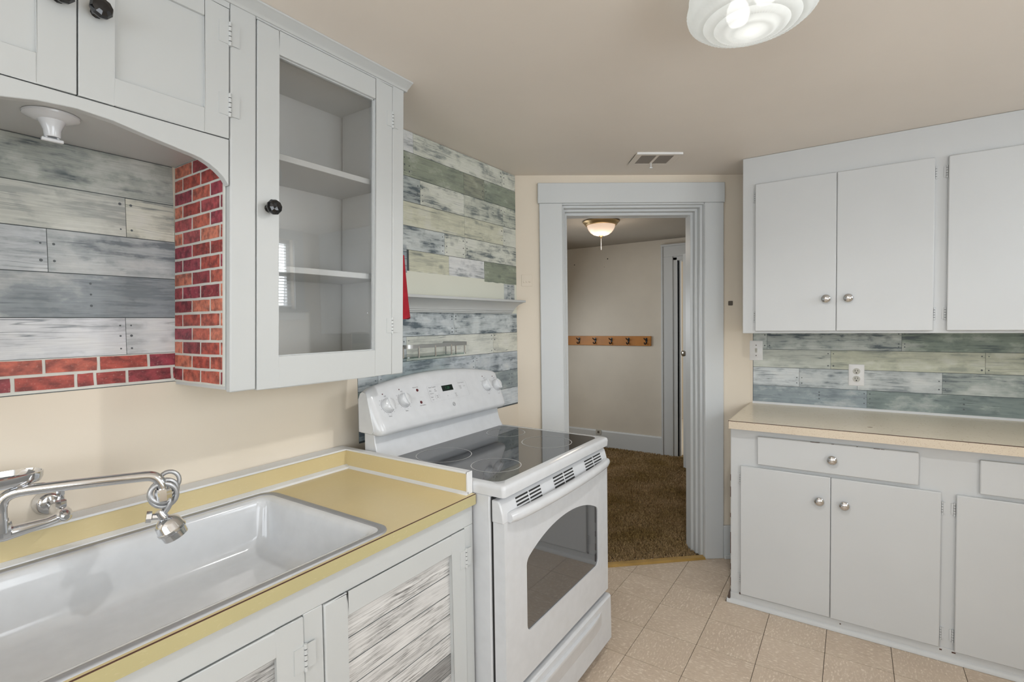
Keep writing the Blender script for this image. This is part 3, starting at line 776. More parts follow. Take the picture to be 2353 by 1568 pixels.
# lamp socket in the alcove ceiling
ls = thing('lamp_socket', 'bare white porcelain lamp socket under the cupboard above the sink', 'lamp socket', (-1.392, .356, 1.829))
part(MB().lathe([(0, 0), (.047, 0), (.046, -.004), (.034, -.009), (.026, -.012), (0, -.012)], (-1.392, .356, 1.829), (0, 0, 1), 28), 'canopy', PORC, ls, smooth=50)
part(MB().lathe([(.024, -.010), (.019, -.020), (.0145, -.032), (.0135, -.046), (.0105, -.046), (.010, -.02), (0, -.02)], (-1.392, .356, 1.829), (0, 0, 1), 20, False), 'socket', PORC, ls)
part(MB().box(-1.397, .338, 1.774, -1.387, .374, 1.781).box(-1.395, .344, 1.781, -1.389, .349, 1.795).box(-1.395, .363, 1.781, -1.389, .368, 1.795), 'pull_bracket', PORC, ls, .002)

# ------------------------------------------------------------------ sink run
CX = -.955; CT = .868
base = thing('base_cabinet', 'white sink cupboard with whitewashed board panels in its doors', 'cabinet', (-1.25, .4, 0))
part(MB().box(-1.56, -.45, .0, CX-.022, -.43, .836), 'side_panel', WHITE, base)
part(MB().box(-1.56, 1.165, .0, CX-.022, 1.183, .836), 'side_panel', WHITE, base)
part(MB().box(CX-.06, -.43, .08, CX-.05, 1.165, .70), 'gap_shade_sheet', DARK, base)  # black sheet stands in for the shade seen through door gaps
part(MB().box(-1.56, -.45, 0, CX-.06, 1.18, .08), 'plinth', WHITE, base)
part(MB().box(CX-.022, -.45, .7745, CX, 1.1875, .8365), 'face_rail', WHITE, base, .002)
part(MB().box(CX-.022, -.45, .08, CX, 1.1875, .130), 'face_rail', WHITE, base, .002)
for y0, y1 in ((1.1495, 1.1875), (.6165, .6625), (.085, .13), (-.45, -.40)):
    part(MB().box(CX-.022, y0, .130, CX, y1, .7745), 'face_stile', WHITE, base, .002)
def sinkdoor(y0, y1, hs):
    d = MB(); z0, z1 = .1325, .7720; st = .060
    d.box(CX-.020, y0, z0, CX+.004, y0+st, z1); d.box(CX-.020, y1-st, z0, CX+.004, y1, z1)
    d.box(CX-.020, y0+st, z0, CX+.004, y1-st, z0+st); d.box(CX-.020, y0+st, z1-.055, CX+.004, y1-st, z1)
    dr = part(d, 'door', WHITE, base, .003, 2)
    pn = part(MB().box(CX-.016, y0+st-.005, z0+st-.005, CX-.009, y1-st+.005, z1-.05), 'door_panel', SEAM, dr)
    zt = z1-.055; k = 0
    while zt > z0+st+.01:
        zb = max(zt-.0585, z0+st)
        m = MB().box(CX-.009, y0+st, zb+.0013, CX-.0083, y1-st, zt-.0013)
        o = part(m, 'plank', WASH, dr, smooth=0)
        gcol = random.choice((.74, .68, .60, .72)) if k != 5 else .32
        o.color = (gcol, gcol*.995, gcol*.985, 1); zt = zb; k += 1
    f2 = lambda p: (CX+.004+p[1], p[0], p[2])
    for z in (.685, .225): hinge(dr, f2, hs-.026, hs+.024, z-.030, z+.030, hs, WHITE)
sinkdoor(.6645, 1.1475, 1.1485); sinkdoor(.132, .6145, .6155)
sinkdoor(-.3975, .083, -.399)

SX0, SX1, SY0, SY1 = -1.503, -.9515, -.02, .872
ct = thing('countertop', 'mustard laminate sink countertop with dark front line and low backsplash', 'countertop', (-1.25, .4, CT))
m = MB()   # slab with the sink cut out
for b in ((-1.56, -.45, SX0+.006, 1.190), (SX1-.006, -.45, -.944, 1.190), (SX0+.006, -.45, SX1-.006, SY0+.006), (SX0+.006, SY1-.006, SX1-.006, 1.190)):
    m.box(b[0], b[1], CT-.03, b[2], b[3], CT)
for sx, cx_ in ((1, SX0+.006), (-1, SX1-.006)):
    for sy, cy_ in ((1, SY0+.006), (-1, SY1-.006)):
        arc = [(cx_ + sx*(.042 - .042*math.cos(t)), cy_ + sy*(.042 - .042*math.sin(t))) for t in [PI/2*k/6 for k in range(7)]]
        m.prism([(cx_, cy_)] + arc, 'z', CT-.03, CT)
part(m, 'slab', LAM_Y, ct, smooth=0)
part(MB().box(-.944, -.45, CT-.0315, -.9425, 1.190, CT-.0018), 'front_edge', LAM_F, ct)
part(MB().box(-.9442, -.45, CT-.0018, -.9425, 1.190, CT+.0003), 'edge_line', BROWNL, ct)
part(MB().box(-1.575, -.45, CT, -1.522, 1.1705, .932), 'backsplash', LAM_Y, ct)
part(MB().box(-1.522, 1.1705, CT, -.960, 1.190, .932), 'side_splash', LAM_Y, ct)
tr = MB(); tr.box(-1.576, -.45, .930, -1.518, 1.192, .936); tr.box(-1.522, 1.168, .930, -.958, 1.192, .936); tr.box(-.962, 1.168, CT, -.956, 1.192, .936)
part(tr, 'metal_trim', CAULK, ct, .001)
ck = MB(); ck.prism([(-1.523, CT-.001), (-1.501, CT-.001), (-1.503, CT+.006), (-1.521, CT+.012)], 'y', -.45, 1.171)
ck.prism([(1.1715, CT-.001), (1.160, CT-.001), (1.1715, CT+.009)], 'x', -1.522, -.956)
part(ck, 'caulk_bead', CAULK, ct)

sk = thing('sink', 'white porcelain kitchen sink with grey metal rim', 'sink', (-1.22, .42, CT))
def ring_pts(ins, r, z): return [(x, y, z) for x, y in rrect(SX0+ins, SY0+ins, SX1-ins, SY1-ins, max(r, .004), 7)]
RIMM = plain('dull_sink_rim', (0.40, 0.41, 0.43), 0.5, 0.6)
part(MB().loft([ring_pts(0, .045, CT-.001), ring_pts(.001, .045, CT+.003), ring_pts(.004, .042, CT+.0045), ring_pts(.016, .034, CT+.0045), ring_pts(.0195, .031, CT+.002), ring_pts(.0195, .031, CT-.006)], True, False), 'metal_rim', RIMM, sk, smooth=60)
bw = MB().loft([ring_pts(.0190, .032, CT-.004), ring_pts(.0195, .032, CT+.0012), ring_pts(.027, .030, CT+.001), ring_pts(.037, .028, CT-.003), ring_pts(.040, .030, CT-.010), ring_pts(.044, .036, CT-.03), ring_pts(.050, .045, CT-.10), ring_pts(.056, .055, CT-.125),
    ring_pts(.070, .060, CT-.142), ring_pts(.090, .055, CT-.148), ring_pts(.14, .04, CT-.150)], True, False)
nn = len(ring_pts(0, .04, 0)); bw.f.append(tuple(len(bw.v)-nn+i for i in range(nn)))
part(bw, 'bowl', PORC, sk, smooth=60)
part(MB().lathe([(.055, -.1485), (.050, -.147), (.042, -.149), (.02, -.152), (0, -.152)], (-1.22, .20, CT), (0, 0, 1), 28), 'drain', CHROME, sk, smooth=50)

# faucet, wall mounted, with soap dish, long spout and knotted hose
fc = thing('faucet', 'chrome wall-mounted faucet with swing spout and soap dish', 'faucet', (-1.578, .268, .972))
for y in (.366, .170):
    part(MB().lathe([(.0, 0), (.030, 0), (.030, .003), (.026, .010), (.021, .020), (.017, .022), (0, .022)], (-1.578, y, .974), (1, 0, 0), 28), 'escutcheon', CHROME, fc, smooth=40)
    part(MB().lathe([(.010, .018), (.010, .062), (.015, .064), (.0165, .085), (.0165, .105), (.012, .122), (.005, .128), (0, .128)], (-1.578, y, .974), (1, 0, -.08), 20), 'valve_body', CHROME, fc, smooth=40)
    hm = MB().lathe([(.009, 0), (.011, .008), (.011, .02), (.007, .023), (.005, .03), (.008, .034), (.008, .044), (0, .046)], (-1.484, y, .975), (0, 0, 1), 6)
    part(hm, 'valve_stem', CHROME, fc, smooth=20)
part(MB().tube([(-1.476, .170, .962), (-1.470, .20, .958), (-1.466, .268, .956), (-1.470, .336, .958), (-1.476, .366, .962)], [.012, .0105, .015, .0105, .012], 14), 'bridge', CHROME, fc, smooth=50)
part(MB().lathe([(.017, -.014), (.019, 0), (.016, .014), (.0125, .016), (.0125, .022)], (-1.455, .262, .970), (0, 0, 1), 8), 'spout_nut', CHROME, fc, smooth=25)
sp0 = Vector((-1.445, .2600, .966)); dirs = Vector((.125, .224, 0)).normalized()
path = [sp0, sp0 + Vector((0, 0, .030))] + bez(sp0 + Vector((0, 0, .042)), sp0 + Vector((0, 0, .070)), sp0 + dirs*.010 + Vector((0, 0, .083)), sp0 + dirs*.045 + Vector((0, 0, .083)), 8)
e0 = sp0 + dirs*.246 + Vector((0, 0, .081))
path += [sp0 + dirs*.12 + Vector((0, 0, .083))] + bez(e0, e0 + dirs*.020, e0 + dirs*.030 + Vector((0, 0, -.012)), e0 + dirs*.032 + Vector((0, 0, -.040)), 8)
part(MB().tube(path, .0115, 16), 'spout', CHROME, fc, smooth=60)
tip = path[-1]
part(MB().lathe([(.0165, .008), (.0178, .0), (.0178, -.018), (.015, -.022), (0, -.022)], tip, (0, 0, 1), 8), 'hose_nut', CHROME, fc, smooth=20)
# knotted hose: two turns round the nut, then down to the spray head
hp = []
view = Vector((-.936, .353, 0)).normalized()            # turns lie in a plane across the view of the sink
sx_ = Vector((.353, .936, 0)).normalized()
cen = tip + Vector((0, 0, -.004)) + view*.0
for k in range(0, 49):
    t = k/48.0; a = math.radians(-60 + 720*t)
    rr = .0275 - .003*t
    c = cen + Vector((0, 0, .006*math.cos(2*PI*t))) + view*(.012 - .022*t)
    hp.append(c + sx_*math.cos(a)*rr + Vector((0, 0, math.sin(a)*rr*.98)))
last = hp[-1]
hp += [tuple(q) for q in bez(last, last + Vector((0, 0, -.012)), last - sx_*.004 + Vector((0, 0, -.020)), cen + Vector((0, 0, -.046)), 6)][1:]
part(MB().tube(hp, .0052, 10), 'hose', STEEL, fc, smooth=60)
lp = [cen + view*.016 + sx_*(.012 + .020*math.cos(2*PI*i/20)) + Vector((0, 0, .022 + .022*math.sin(2*PI*i/20))) for i in range(20)]
part(MB().tube(lp, .0048, 10, True), 'hose_loop', STEEL, fc, smooth=60)
ax_ = (sx_*.42 + Vector((0, 0, -.9))).normalized(); hd = cen + Vector((0, 0, -.050)) - sx_*.004
part(MB().lathe([(.009, -.012), (.011, 0), (.011, .008), (.020, .014), (.0265, .022), (.0285, .036), (.030, .038), (.030, .043), (.0265, .046), (.026, .060), (.022, .062), (.021, .057), (0, .057)], hd, ax_, 28), 'spray_head', CHROME, fc, smooth=35)
part(MB().lathe([(.0075, 0), (.0075, .020), (.0135, .022), (.0135, .032), (0, .034)], hd + ax_*.004, (-sx_*.9 + Vector((0, 0, .15))), 8), 'spray_lever', CHROME, fc, smooth=20)
# soap dish on a post over the body
part(MB().tube([(-1.47, .247, .965), (-1.47, .247, 1.062)], .008, 12), 'dish_post', CHROME, fc)
def oval(rx, ry, z, n=36):
    out = []
    for i in range(n):
        c_, s_ = math.cos(2*PI*i/n), math.sin(2*PI*i/n)
        out.append((-1.455 + rx*math.copysign(abs(c_)**.7, c_), .240 + ry*math.copysign(abs(s_)**.7, s_), z))
    return out
ds = MB().loft([oval(.030, .078, 1.058), oval(.038, .086, 1.061), oval(.041, .090, 1.069), oval(.042, .091, 1.081), oval(.039, .088, 1.082), oval(.037, .085, 1.070), oval(.030, .078, 1.066)])
part(ds, 'soap_dish', CHROME, fc, smooth=50)

# ------------------------------------------------------------------ range
RY0, RY1 = 1.194, 1.954
rg = thing('range', 'white electric range with black glass cooktop and oven window', 'range', (-1.14, 1.574, 0))
part(MB().box(-1.455, RY0+.003, .03, -.896, RY1-.003, .868), 'body', ENAMEL, rg, .004)
for x in (-1.42, -.92):
    for y in (RY0+.05, RY1-.05):
        part(MB().lathe([(.018, 0), (.018, .008), (.008, .010), (.008, .032)], (x, y, 0), (0, 0, 1), 12), 'levelling_foot', VINYL, rg)
CZ = .903
def rr3(x0, y0, x1, y1, r, z): return [(x, y, z) for x, y in rrect(x0, y0, x1, y1, r, 6)]
ck_ = MB().loft([rr3(-1.44, RY0, -.842, RY1, .012, CZ-.034), rr3(-1.44, RY0-.001, -.840, RY1+.001, .013, CZ-.012), rr3(-1.439, RY0+.001, -.842, RY1-.001, .013, CZ-.003), rr3(-1.436, RY0+.006, -.848, RY1-.006, .012, CZ+.0005), rr3(-1.385, RY0+.026, -.876, RY1-.024, .035, CZ+.0005), rr3(-1.384, RY0+.027, -.877, RY1-.025, .035, CZ-.001)], True, True)
ckt = part(ck_, 'cooktop_frame', ENAMEL, rg, smooth=50)
gt = part(MB().prism(rrect(-1.384, RY0+.027, -.877, RY1-.025, .035, 6), 'z', CZ-.004, CZ+.0002), 'glass_top', COOKG, ckt, smooth=30, label='black speckled ceramic glass cooktop')
def flat_ring(c, r, wdt, z):
    n = 56
    v = [(c[0]+q*math.cos(2*PI*i/n), c[1]+q*math.sin(2*PI*i/n), zz) for q, zz in ((r, z), (r-wdt, z)) for i in range(n)]
    return MB().add(v, [(i, (i+1) % n, n+(i+1) % n, n+i) for i in range(n)])
for c, r in (((-1.240, 1.383), .102), ((-.997, 1.372), .086), ((-1.017, 1.747), .101), ((-1.260, 1.810), .085)):
    part(flat_ring(c, r, .0026, CZ+.0006), 'burner_ring', BURN, gt, smooth=0)
# oven door
DXF = -.846
yc, hw_ = 1.588, .268
def wtop(y):
    t = (y-yc)/hw_; z = .700 - .055*t*t - .010*t**4; d = hw_-abs(y-yc); r = .016
    return z - r + math.sqrt(max(0, r*r-(r-d)**2)) if d < r else z
def wbot(y):
    d = hw_-abs(y-yc); r = .022
    return .404 + r - math.sqrt(max(0, r*r-(r-d)**2)) if d < r else .404
cols = [0, .0015, .005, .010, .016, .022] + [.04 + .488*k/16 for k in range(17)]
cols = sorted(set([yc-hw_+c for c in cols] + [yc+hw_-c for c in cols[:6]]))
dy0, dy1, dz0, dz1, dxb = RY0+.006, RY1-.004, .262, .794, -.886
dm = MB(); dm.box(dxb, dy0, dz0, DXF, cols[0], dz1); dm.box(dxb, cols[-1], dz0, DXF, dy1, dz1)
for a, b in zip(cols[:-1], cols[1:]):
    for lo in (0, 1):
        q = [(a, dz0), (b, dz0), (b, wbot(b)), (a, wbot(a))] if lo else [(a, wtop(a)), (b, wtop(b)), (b, dz1), (a, dz1)]
        v = [(x, y, z) for x in (dxb, DXF) for y, z in q]
        dm.add(v, [(4, 5, 6, 7), (3, 2, 1, 0), (0, 1, 5, 4), (2, 3, 7, 6)])
hole = [(y, wtop(y)) for y in cols] + [(y, wbot(y)) for y in reversed(cols)]
od = part(dm, 'oven_door', ENAMEL, rg, 0, smooth=30)
part(MB().prism(hole, 'x', DXF-.010, DXF-.0040), 'oven_window', OVENG, od, smooth=0, label='smoked oven window with arched top')
part(MB().box(dxb-.001, RY0+.02, .30, DXF-.012, RY1-.02, .72), 'door_backing', ENAMEL, od)
part(MB().box(-.896, RY0+.010, .255, dxb, RY1-.010, .862), 'gap_shade_strip', DARK, rg)  # dark strip painted as the shade between oven door and body
vp = MB(); vp.prism([(-.888, .790), (DXF+.001, .790), (DXF-.001, .815), (DXF-.011, .850), (DXF-.018, .857), (-.888, .858)], 'y', RY0+.001, RY1-.001)
vent = part(vp, 'vent_panel', ENAMEL, od, .004, smooth=30)
def vface(z): return DXF-.001 - .010*(z-.815)/.035
for g0 in (1.274, 1.508, 1.752):
    for col_ in (0, 1):
        for rw in range(4):
            y0 = g0 + col_*.077; z = .811 + rw*.0103
            x = vface(z)
            sl = MB().add([(x+.0007, y0, z), (x+.0007, y0+.070, z), (vface(z+.0052)+.0007, y0+.070, z+.0052), (vface(z+.0052)+.0007, y0, z+.0052)], [(0, 1, 2, 3)])
            part(sl, 'vent_slot', DARK, vent, smooth=0)
# bowed handle
hr = []
for k in range(25):
    t = k/24; y = RY0+.026 + (RY1-RY0-.040)*t; bow = 4*t*(1-t)
    xo = DXF + .006 + .024*bow**.6; zc = .804
    hh = .0165 if 0 < k < 24 else .014
    hr.append([(xo + .011*math.cos(a) - (.010 if math.cos(a) < 0 else 0), y, zc + hh*math.sin(a)) for a in [2*PI*i/14 for i in range(14)]])
part(MB().loft(hr), 'handle', ENAMEL, od, smooth=60)
# storage drawer
dr_ = MB()
dp = [(-.893, .050), (-.838, .050), (-.832, .056), (-.8325, .10), (-.834, .236), (-.840, .244), (-.893, .244)]
dr_.prism(dp, 'y', RY0+.004, RY1-.002)
drawer = part(dr_, 'storage_drawer', ENAMEL, rg, .003, smooth=30)
lip = []
for k in range(17):
    t = k/16; y = RY0+.10 + (RY1-RY0-.20)*t; s = min(1, 6*t, 6*(1-t))**.5
    lip.append([(-.8335+.012*s*c2, y, z) for c2, z in ((0, .214), (.9, .212), (1, .206), (.75, .196), (.1, .155-.012*s), (-.4, .16), (-.4, .21))])
part(MB().loft(lip), 'drawer_pull', ENAMEL, drawer, smooth=50)
part(MB().box(-.885, RY0+.01, .245, -.86, RY1-.01, .262), 'door_gap', DARK, rg)
# backguard riser and tilted control panel
rs = MB().prism([(-1.455, .87), (-1.372, .87), (-1.374, .905), (-1.381, .915), (-1.392, .935), (-1.400, .965), (-1.403, .996), (-1.455, .996)], 'y', RY0+.006, RY1-.006)
part(rs, 'backguard', ENAMEL, rg, .003, smooth=50)
PO = Vector((-1.355, 0, 1.012)); PV = Vector((-.069, 0, .155)).normalized(); PNm = Vector((.155, 0, .069)).normalized()
def panel_section(y):
    t = (y-(RY0+RY1)/2)/((RY1-RY0)/2); top = 1.1895 - .036*abs(t)**2.0
    edge = min(1.0, (1-abs(t))*(RY1-RY0)/2/.028); sh = math.sqrt(max(0.0, 1-(1-edge)**2))
    L = (top-1.012)/PV.z
    pts = [(-1.405, .990), (-1.375, .989), (-1.363, .992), (-1.356, 1.001), (-1.3545, 1.012)]
    for k in (.25, .5, .75, .90): q = PO + PV*(L*k); pts.append((q.x, q.z))
    q = PO + PV*(L*.955); pts.append((q.x-.003, q.z+.002)); q = PO + PV*L; pts.append((q.x-.010, q.z-.001)); pts.append((q.x-.022, q.z+.001)); pts.append((q.x-.034, q.z-.006)); pts.append((-1.462, q.z-.03)); pts.append((-1.462, .992))
    cx, cz = -1.425, 1.075
    k = .55 + .45*sh; kz = .88 + .12*sh
    return [(cx + (x-cx)*k if x > cx else x, y, cz + (z-cz)*kz) for x, z in pts]
ys = [RY0-.012 + (RY1-RY0+.010)*v for v in (0, .004, .010, .018, .028, .04, .08, .14, .2, .27, .34, .41, .5, .59, .66, .73, .8, .86, .92, .96, .972, .982, .990, .996, 1)]
def psec(y):
    s = panel_section(min(max(y + .007*(1-2*(y-RY0)/(RY1-RY0)), RY0), RY1)); return [(p[0], y, p[2]) for p in s]
cp_ = part(MB().loft([psec(y) for y in ys]), 'control_panel', ENAMEL, rg, smooth=50)
def on_panel(y, v, d=.0006): q = PO + PV*v + PNm*d; return (q.x, y, q.z)
for y, v, nm in ((1.254, .088, 'Front'), (1.338, .096, 'Rear'), (1.852, .097, 'Rear'), (1.925, .090, 'Front')):
    kb = part(MB().lathe([(.0255, -.002), (.0255, .003), (.0245, .005), (.0215, .018), (.019, .020), (0, .020)], on_panel(y, v, 0), PNm, 30), 'knob', ENAMEL, cp_, smooth=40)
    # grip ridge
    A = Vector((0, 1, 0)); rd = (PV*.93 + A*(-.2)).normalized(); sd = PNm.cross(rd); c0 = Vector(on_panel(y, v, .014))
    rim = [[c0 + rd*(t*.023) + sd*(s*wd) + PNm*(h*.011) for s, h in ((-1, 0), (-.75, .9), (0, 1), (.75, .9), (1, 0))] for t, wd in ((-1, .004), (-.7, .0075), (0, .009), (.7, .0075), (1, .003))]
    part(MB().loft(rim), 'grip', ENAMEL, kb, smooth=45)
    ar = MB()
    for i in range(40):
        a0, a1 = [math.radians(-235 + 290*(i+j)/40) for j in (0, 1)]
        q = [(y + r*math.cos(a), v + r*math.sin(a)) for r, a in ((.0295, a0), (.0295, a1), (.0282, a1), (.0282, a0))]
        ar.add([on_panel(*p, .0005) for p in q], [(0, 1, 2, 3)])
    for i in range(10):
        a = math.radians(-215 + 27*i)
        text_into(ar, '98765432'[i-1] if 1 <= i <= 8 else ('LO', 'HI')[i > 0], .0052, lambda a_, b_: on_panel(a_, b_), y + .0355*math.cos(a), v + .0355*math.sin(a))
    text_into(ar, 'OFF', .006, on_panel, y, v+.034); text_into(ar, nm, .0065, on_panel, y-.002, v-.042)
    part(ar, 'dial_lettering', GREYT, cp_, smooth=0)
    part(MB().lathe([(.0026, -.0005), (.0022, .001), (0, .001)], on_panel(y-.008, v+.043, 0), PNm, 10), 'indicator_light', REDLED, cp_)
for v in (.125, .075):
    part(MB().lathe([(.0062, -.0005), (.0055, .0014), (0, .002)], on_panel(1.420, v, 0), PNm, 16), 'indicator_light', REDLED, cp_)
lt = MB()
def T_(s, y, v, size): text_into(lt, s, size, on_panel, y, v)
T_('Element On', 1.414, .1375, .0060); T_('Hot Surface', 1.424, .0625, .0065)
T_('Oven Controls', 1.503, .1270, .0068); T_('Bake', 1.487, .1130, .0062); T_('Temp Recall', 1.492, .1010, .0045); T_('Broil', 1.487, .0860, .0062); T_('Hi/Lo', 1.489, .0755, .0045)
T_('Self', 1.516, .1165, .0055); T_('Clean', 1.516, .1095, .0055); T_('Clear', 1.518, .0890, .0055); T_('Off', 1.518, .0820, .0055)
T_('+', 1.579, .081, .009); T_('-', 1.603, .083, .009); T_('Start', 1.630, .086, .0055); T_('Set', 1.630, .0795, .0055); T_('On/Off', 1.630, .0735, .0045)
T_('Timer Controls', 1.683, .1275, .0062); T_('Kitchen', 1.672, .1140, .0050); T_('Timer', 1.672, .1085, .0050); T_('On/Off', 1.672, .1025, .0042); T_('Clock', 1.698, .1110, .0052)
part(lt, 'panel_lettering', GREYT, cp_, smooth=0)
ol = MB()
def outline(mb, poly, wd):
    n = len(poly); cx = sum(p[0] for p in poly)/n; cy = sum(p[1] for p in poly)/n
    def inn(p): d = Vector((p[0]-cx, p[1]-cy)); return (p[0]-d.x/d.length*wd, p[1]-d.y/d.length*wd)
    q = [inn(p) for p in poly]
    mb.add([on_panel(*p, .0005) for p in poly] + [on_panel(*p, .0005) for p in q], [(i, (i+1) % n, n+(i+1) % n, n+i) for i in range(n)])
outline(ol, rrect(1.474, .066, 1.716, .1345, .007, 5), .0011)
for s in (-1, 1):
    for i in range(8):
        a0, a1 = [math.radians(-55 + 110*(i+j)/8) for j in (0, 1)]
        q = [(1.518 + s*(r*math.cos(a)), .0855 + r*math.sin(a)) for r, a in ((.0135, a0), (.0135, a1), (.0125, a1), (.0125, a0))]
        ol.add([on_panel(*p, .0005) for p in q], [(0, 1, 2, 3)])
part(ol, 'panel_outline', GREYL, cp_, smooth=0)
dpl = MB(); dpl.add([on_panel(y, v, d) for d in (0, .0012) for y, v in ((1.558, .1025), (1.624, .1025), (1.624, .1265), (1.558, .1265))], [(0, 1, 2, 3), (4, 7, 6, 5), (0, 4, 5, 1), (1, 5, 6, 2), (2, 6, 7, 3), (3, 7, 4, 0)])
dsp = part(dpl, 'display', DISPLAY, cp_, smooth=0)
dg_ = MB(); text_into(dg_, '1:20', .016, lambda a, b: on_panel(a, b, .0016), 1.590, .1145); part(dg_, 'display_digits', DIGIT, dsp, smooth=0)
lg = MB()
for r0, r1 in ((.0082, .0074), (.0066, .0060)):
    for i in range(32):
        a0, a1 = [2*PI*(i+j)/32 for j in (0, 1)]
        lg.add([on_panel(1.598 + r*math.cos(a), .042 + r*math.sin(a)) for r, a in ((r0, a0), (r0, a1), (r1, a1), (r1, a0))], [(0, 1, 2, 3)])
text_into(lg, 'GE', .0085, on_panel, 1.598, .042)
part(lg, 'emblem', GREYT, cp_, smooth=0, label='round grey monogram emblem')

# ------------------------------------------------------------------ things on the range wall
shf = MB()
def shelf_ring(y_at):   # crown profile, x out from the wall, ends cut on the slant
    pr = [(0, 1.435), (.022, 1.435), (.022, 1.441), (.027, 1.442), (.027, 1.449), (.031, 1.450), (.032, 1.456), (.040, 1.466), (.056, 1.482), (.074, 1.490), (.082, 1.4935), (.090, 1.494), (.090, 1.506), (0, 1.506)]
    return [(XL+.0036+d, y_at(d), z) for d, z in pr]
shf.loft([shelf_ring(lambda d: 1.40 - .0*d), shelf_ring(lambda d: 2.300 + .50*d)])
sf = shf.build('wall_shelf', WHITE, None, .0008, 1, 30)
tag(sf, 'white crown-molding ledge shelf on the wall above the range', 'shelf')
rk = thing('spice_rack', 'small metal spice rack with glass base above the range', 'rack', (-1.50, 1.58, 1.25))
def rail(d): return [(XL+.004, 1.385+d)] + [(x, y) for x, y in ((-1.455, 1.385+d),)] + [( -1.455+.035*math.sin(a), 1.42+d-.035*math.cos(a)) for a in [PI/2*k/6 for k in range(1, 7)]] + [(-1.42+0*k, 1.42+d + (1.735-1.42-2*d)*k/4) for k in range(1, 4)] + [(-1.455+.035*math.cos(a), 1.735-d+.035*math.sin(a)) for a in [PI/2*k/6 for k in range(0, 7)]] + [(XL+.004, 1.77-d)]
ro, ri = rail(0), rail(.002)
rm = MB(); rings = []
for (x, y), (x2, y2) in zip(ro, ri):
    sx2 = x - .002 if x > -1.5 else x
    rings.append([(x, y, 1.288), (sx2, y2, 1.288), (sx2, y2, 1.303), (x, y, 1.303)])
rm.loft(rings); part(rm, 'rail', SATIN, rk, smooth=40)
part(MB().prism([(XL+.004, 1.388)] + [(x-.004 if x > -1.5 else x, min(max(y, 1.388), 1.767)) for x, y in ro[1:-1]] + [(XL+.004, 1.767)], 'z', 1.250, 1.255), 'glass_base', RACKG, rk, smooth=30)
for x, y in ((-1.445, 1.389), (-1.4225, 1.45), (-1.4215, 1.545), (-1.4215, 1.645), (-1.4235, 1.735), (-1.50, 1.389), (-1.50, 1.766), (-1.56, 1.766)):
    part(MB().tube([(x, y, 1.251), (x, y, 1.296)], .0032, 8), 'post', CHROME, rk)
part(MB().box(XL+.0035, 1.39, 1.243, XL+.008, 1.765, 1.252), 'wall_bracket', SATIN, rk)

tw = MB(); rings = []
for k in range(9):
    t = k/8; z = 1.655 - .248*t; y0 = 1.405 - .060*t; y1 = 1.4295 + .0255*t**1.2
    ring = []
    for i in range(16):
        a = 2*PI*i/16; fold = .006*math.sin(5*a + 2*t)*t
        ring.append((-1.472 + (.007 + .010*t)*math.sin(a) + fold*.4, (y0+y1)/2 + (y1-y0)/2*math.cos(a), z + (.004*math.sin(3*a) if k == 8 else 0)))
    rings.append(ring)
tw.loft(rings)
tag(tw.build('hanging_cloth', RED, None, 0, 1, 50), 'bright red cloth hanging beside the glass-door cupboard', 'towel')

# painted-over jack and small dark plate on the slanted wall
gp = MB(DW); gp.box(.029, -.0035, 1.590, .090, 0, 1.655)
j_ = gp.build('wall_jack', WALLP, None, .0015); tag(j_, 'painted-over square wall jack left of the doorway', 'wall plate')
jm = MB(DW)
for k in range(3): jm.lathe([(.005, 0), (.004, .004), (0, .004)], (.043+k*.016, -.0035, 1.615), (0, -1, 0), 8)
part(jm, 'jack_terminal', WALLP, j_)
dp_ = MB(DW); dp_.prism([(p[0], p[1]) for p in rrect(1.2155, 1.466, 1.2405, 1.492, .004, 3)], 'y', -.006, 0)
tag(dp_.build('door_chime_plate', TAUPE, None, .001), 'small dark taupe square plate right of the doorway', 'wall plate')

# ------------------------------------------------------------------ long counter along the cupboard wall
BF = 2.615
rb_ = thing('base_cabinet', 'long white base cupboard with drawers and chrome knobs right of the doorway', 'cabinet', (.4, 2.9, 0))
part(MB().box(-.490, BF, .0, XR-.005, YB-.004, .866), 'body', WHITE_B, rb_, .003)
part(MB().box(-.490, BF-.004, .004, XR-.005, BF, .052), 'toe_board', WHITE_B, rb_, .002)
sh_ = MB().prism([(BF-.004, 0.001), (BF-.016, .001), (BF-.015, .012), (BF-.010, .019), (BF-.004, .022)], 'x', -.505, XR-.005)
part(sh_, 'shoe_molding', WHITE_B, rb_, 0, smooth=40)
part(MB().prism([(-.490, .002), (-.512, .002), (-.503, .012), (-.497, .05), (-.490, .06)], 'y', BF-.010, YB-.06), 'vinyl_base', VINYL, rb_, label='dark brown vinyl cove strip')
fbk = lambda p: (p[0], BF-p[1], p[2])
fbk2 = lambda p: (p[0], BF-p[1], p[2])
def sdoor(x0, x1, z0, z1, kx, kz, hx, parent, yf, hz, slack=None):
    d = part(MB().box(x0, yf-.018, z0, x1, yf-.0005, z1), 'door', WHITE_B, parent, .0035, 2)
    chrome_knob(d, (kx, yf-.018, kz), (0, -1, 0))
    ff = lambda p: (p[0], yf-.0005-p[1]*1.6, p[2])
    for z in hz:
        s = -1 if hx < (x0+x1)/2 else 1
        hinge(d, ff, hx + (-.010 if s < 0 else -.002), hx + (.002 if s < 0 else .010), z-.027, z+.027, hx, WHITE_B)
def sdrawer(x0, x1, z0, z1, kx, kz):
    d = part(MB().box(x0, BF-.018, z0, x1, BF-.0005, z1), 'drawer', WHITE_B, rb_, .004, 2)
    chrome_knob(d, (kx, BF-.018, kz), (0, -1, 0))
sdrawer(-.370, .226, .700, .834, -.072, .765); sdrawer(.409, 1.005, .698, .830, .707, .763)
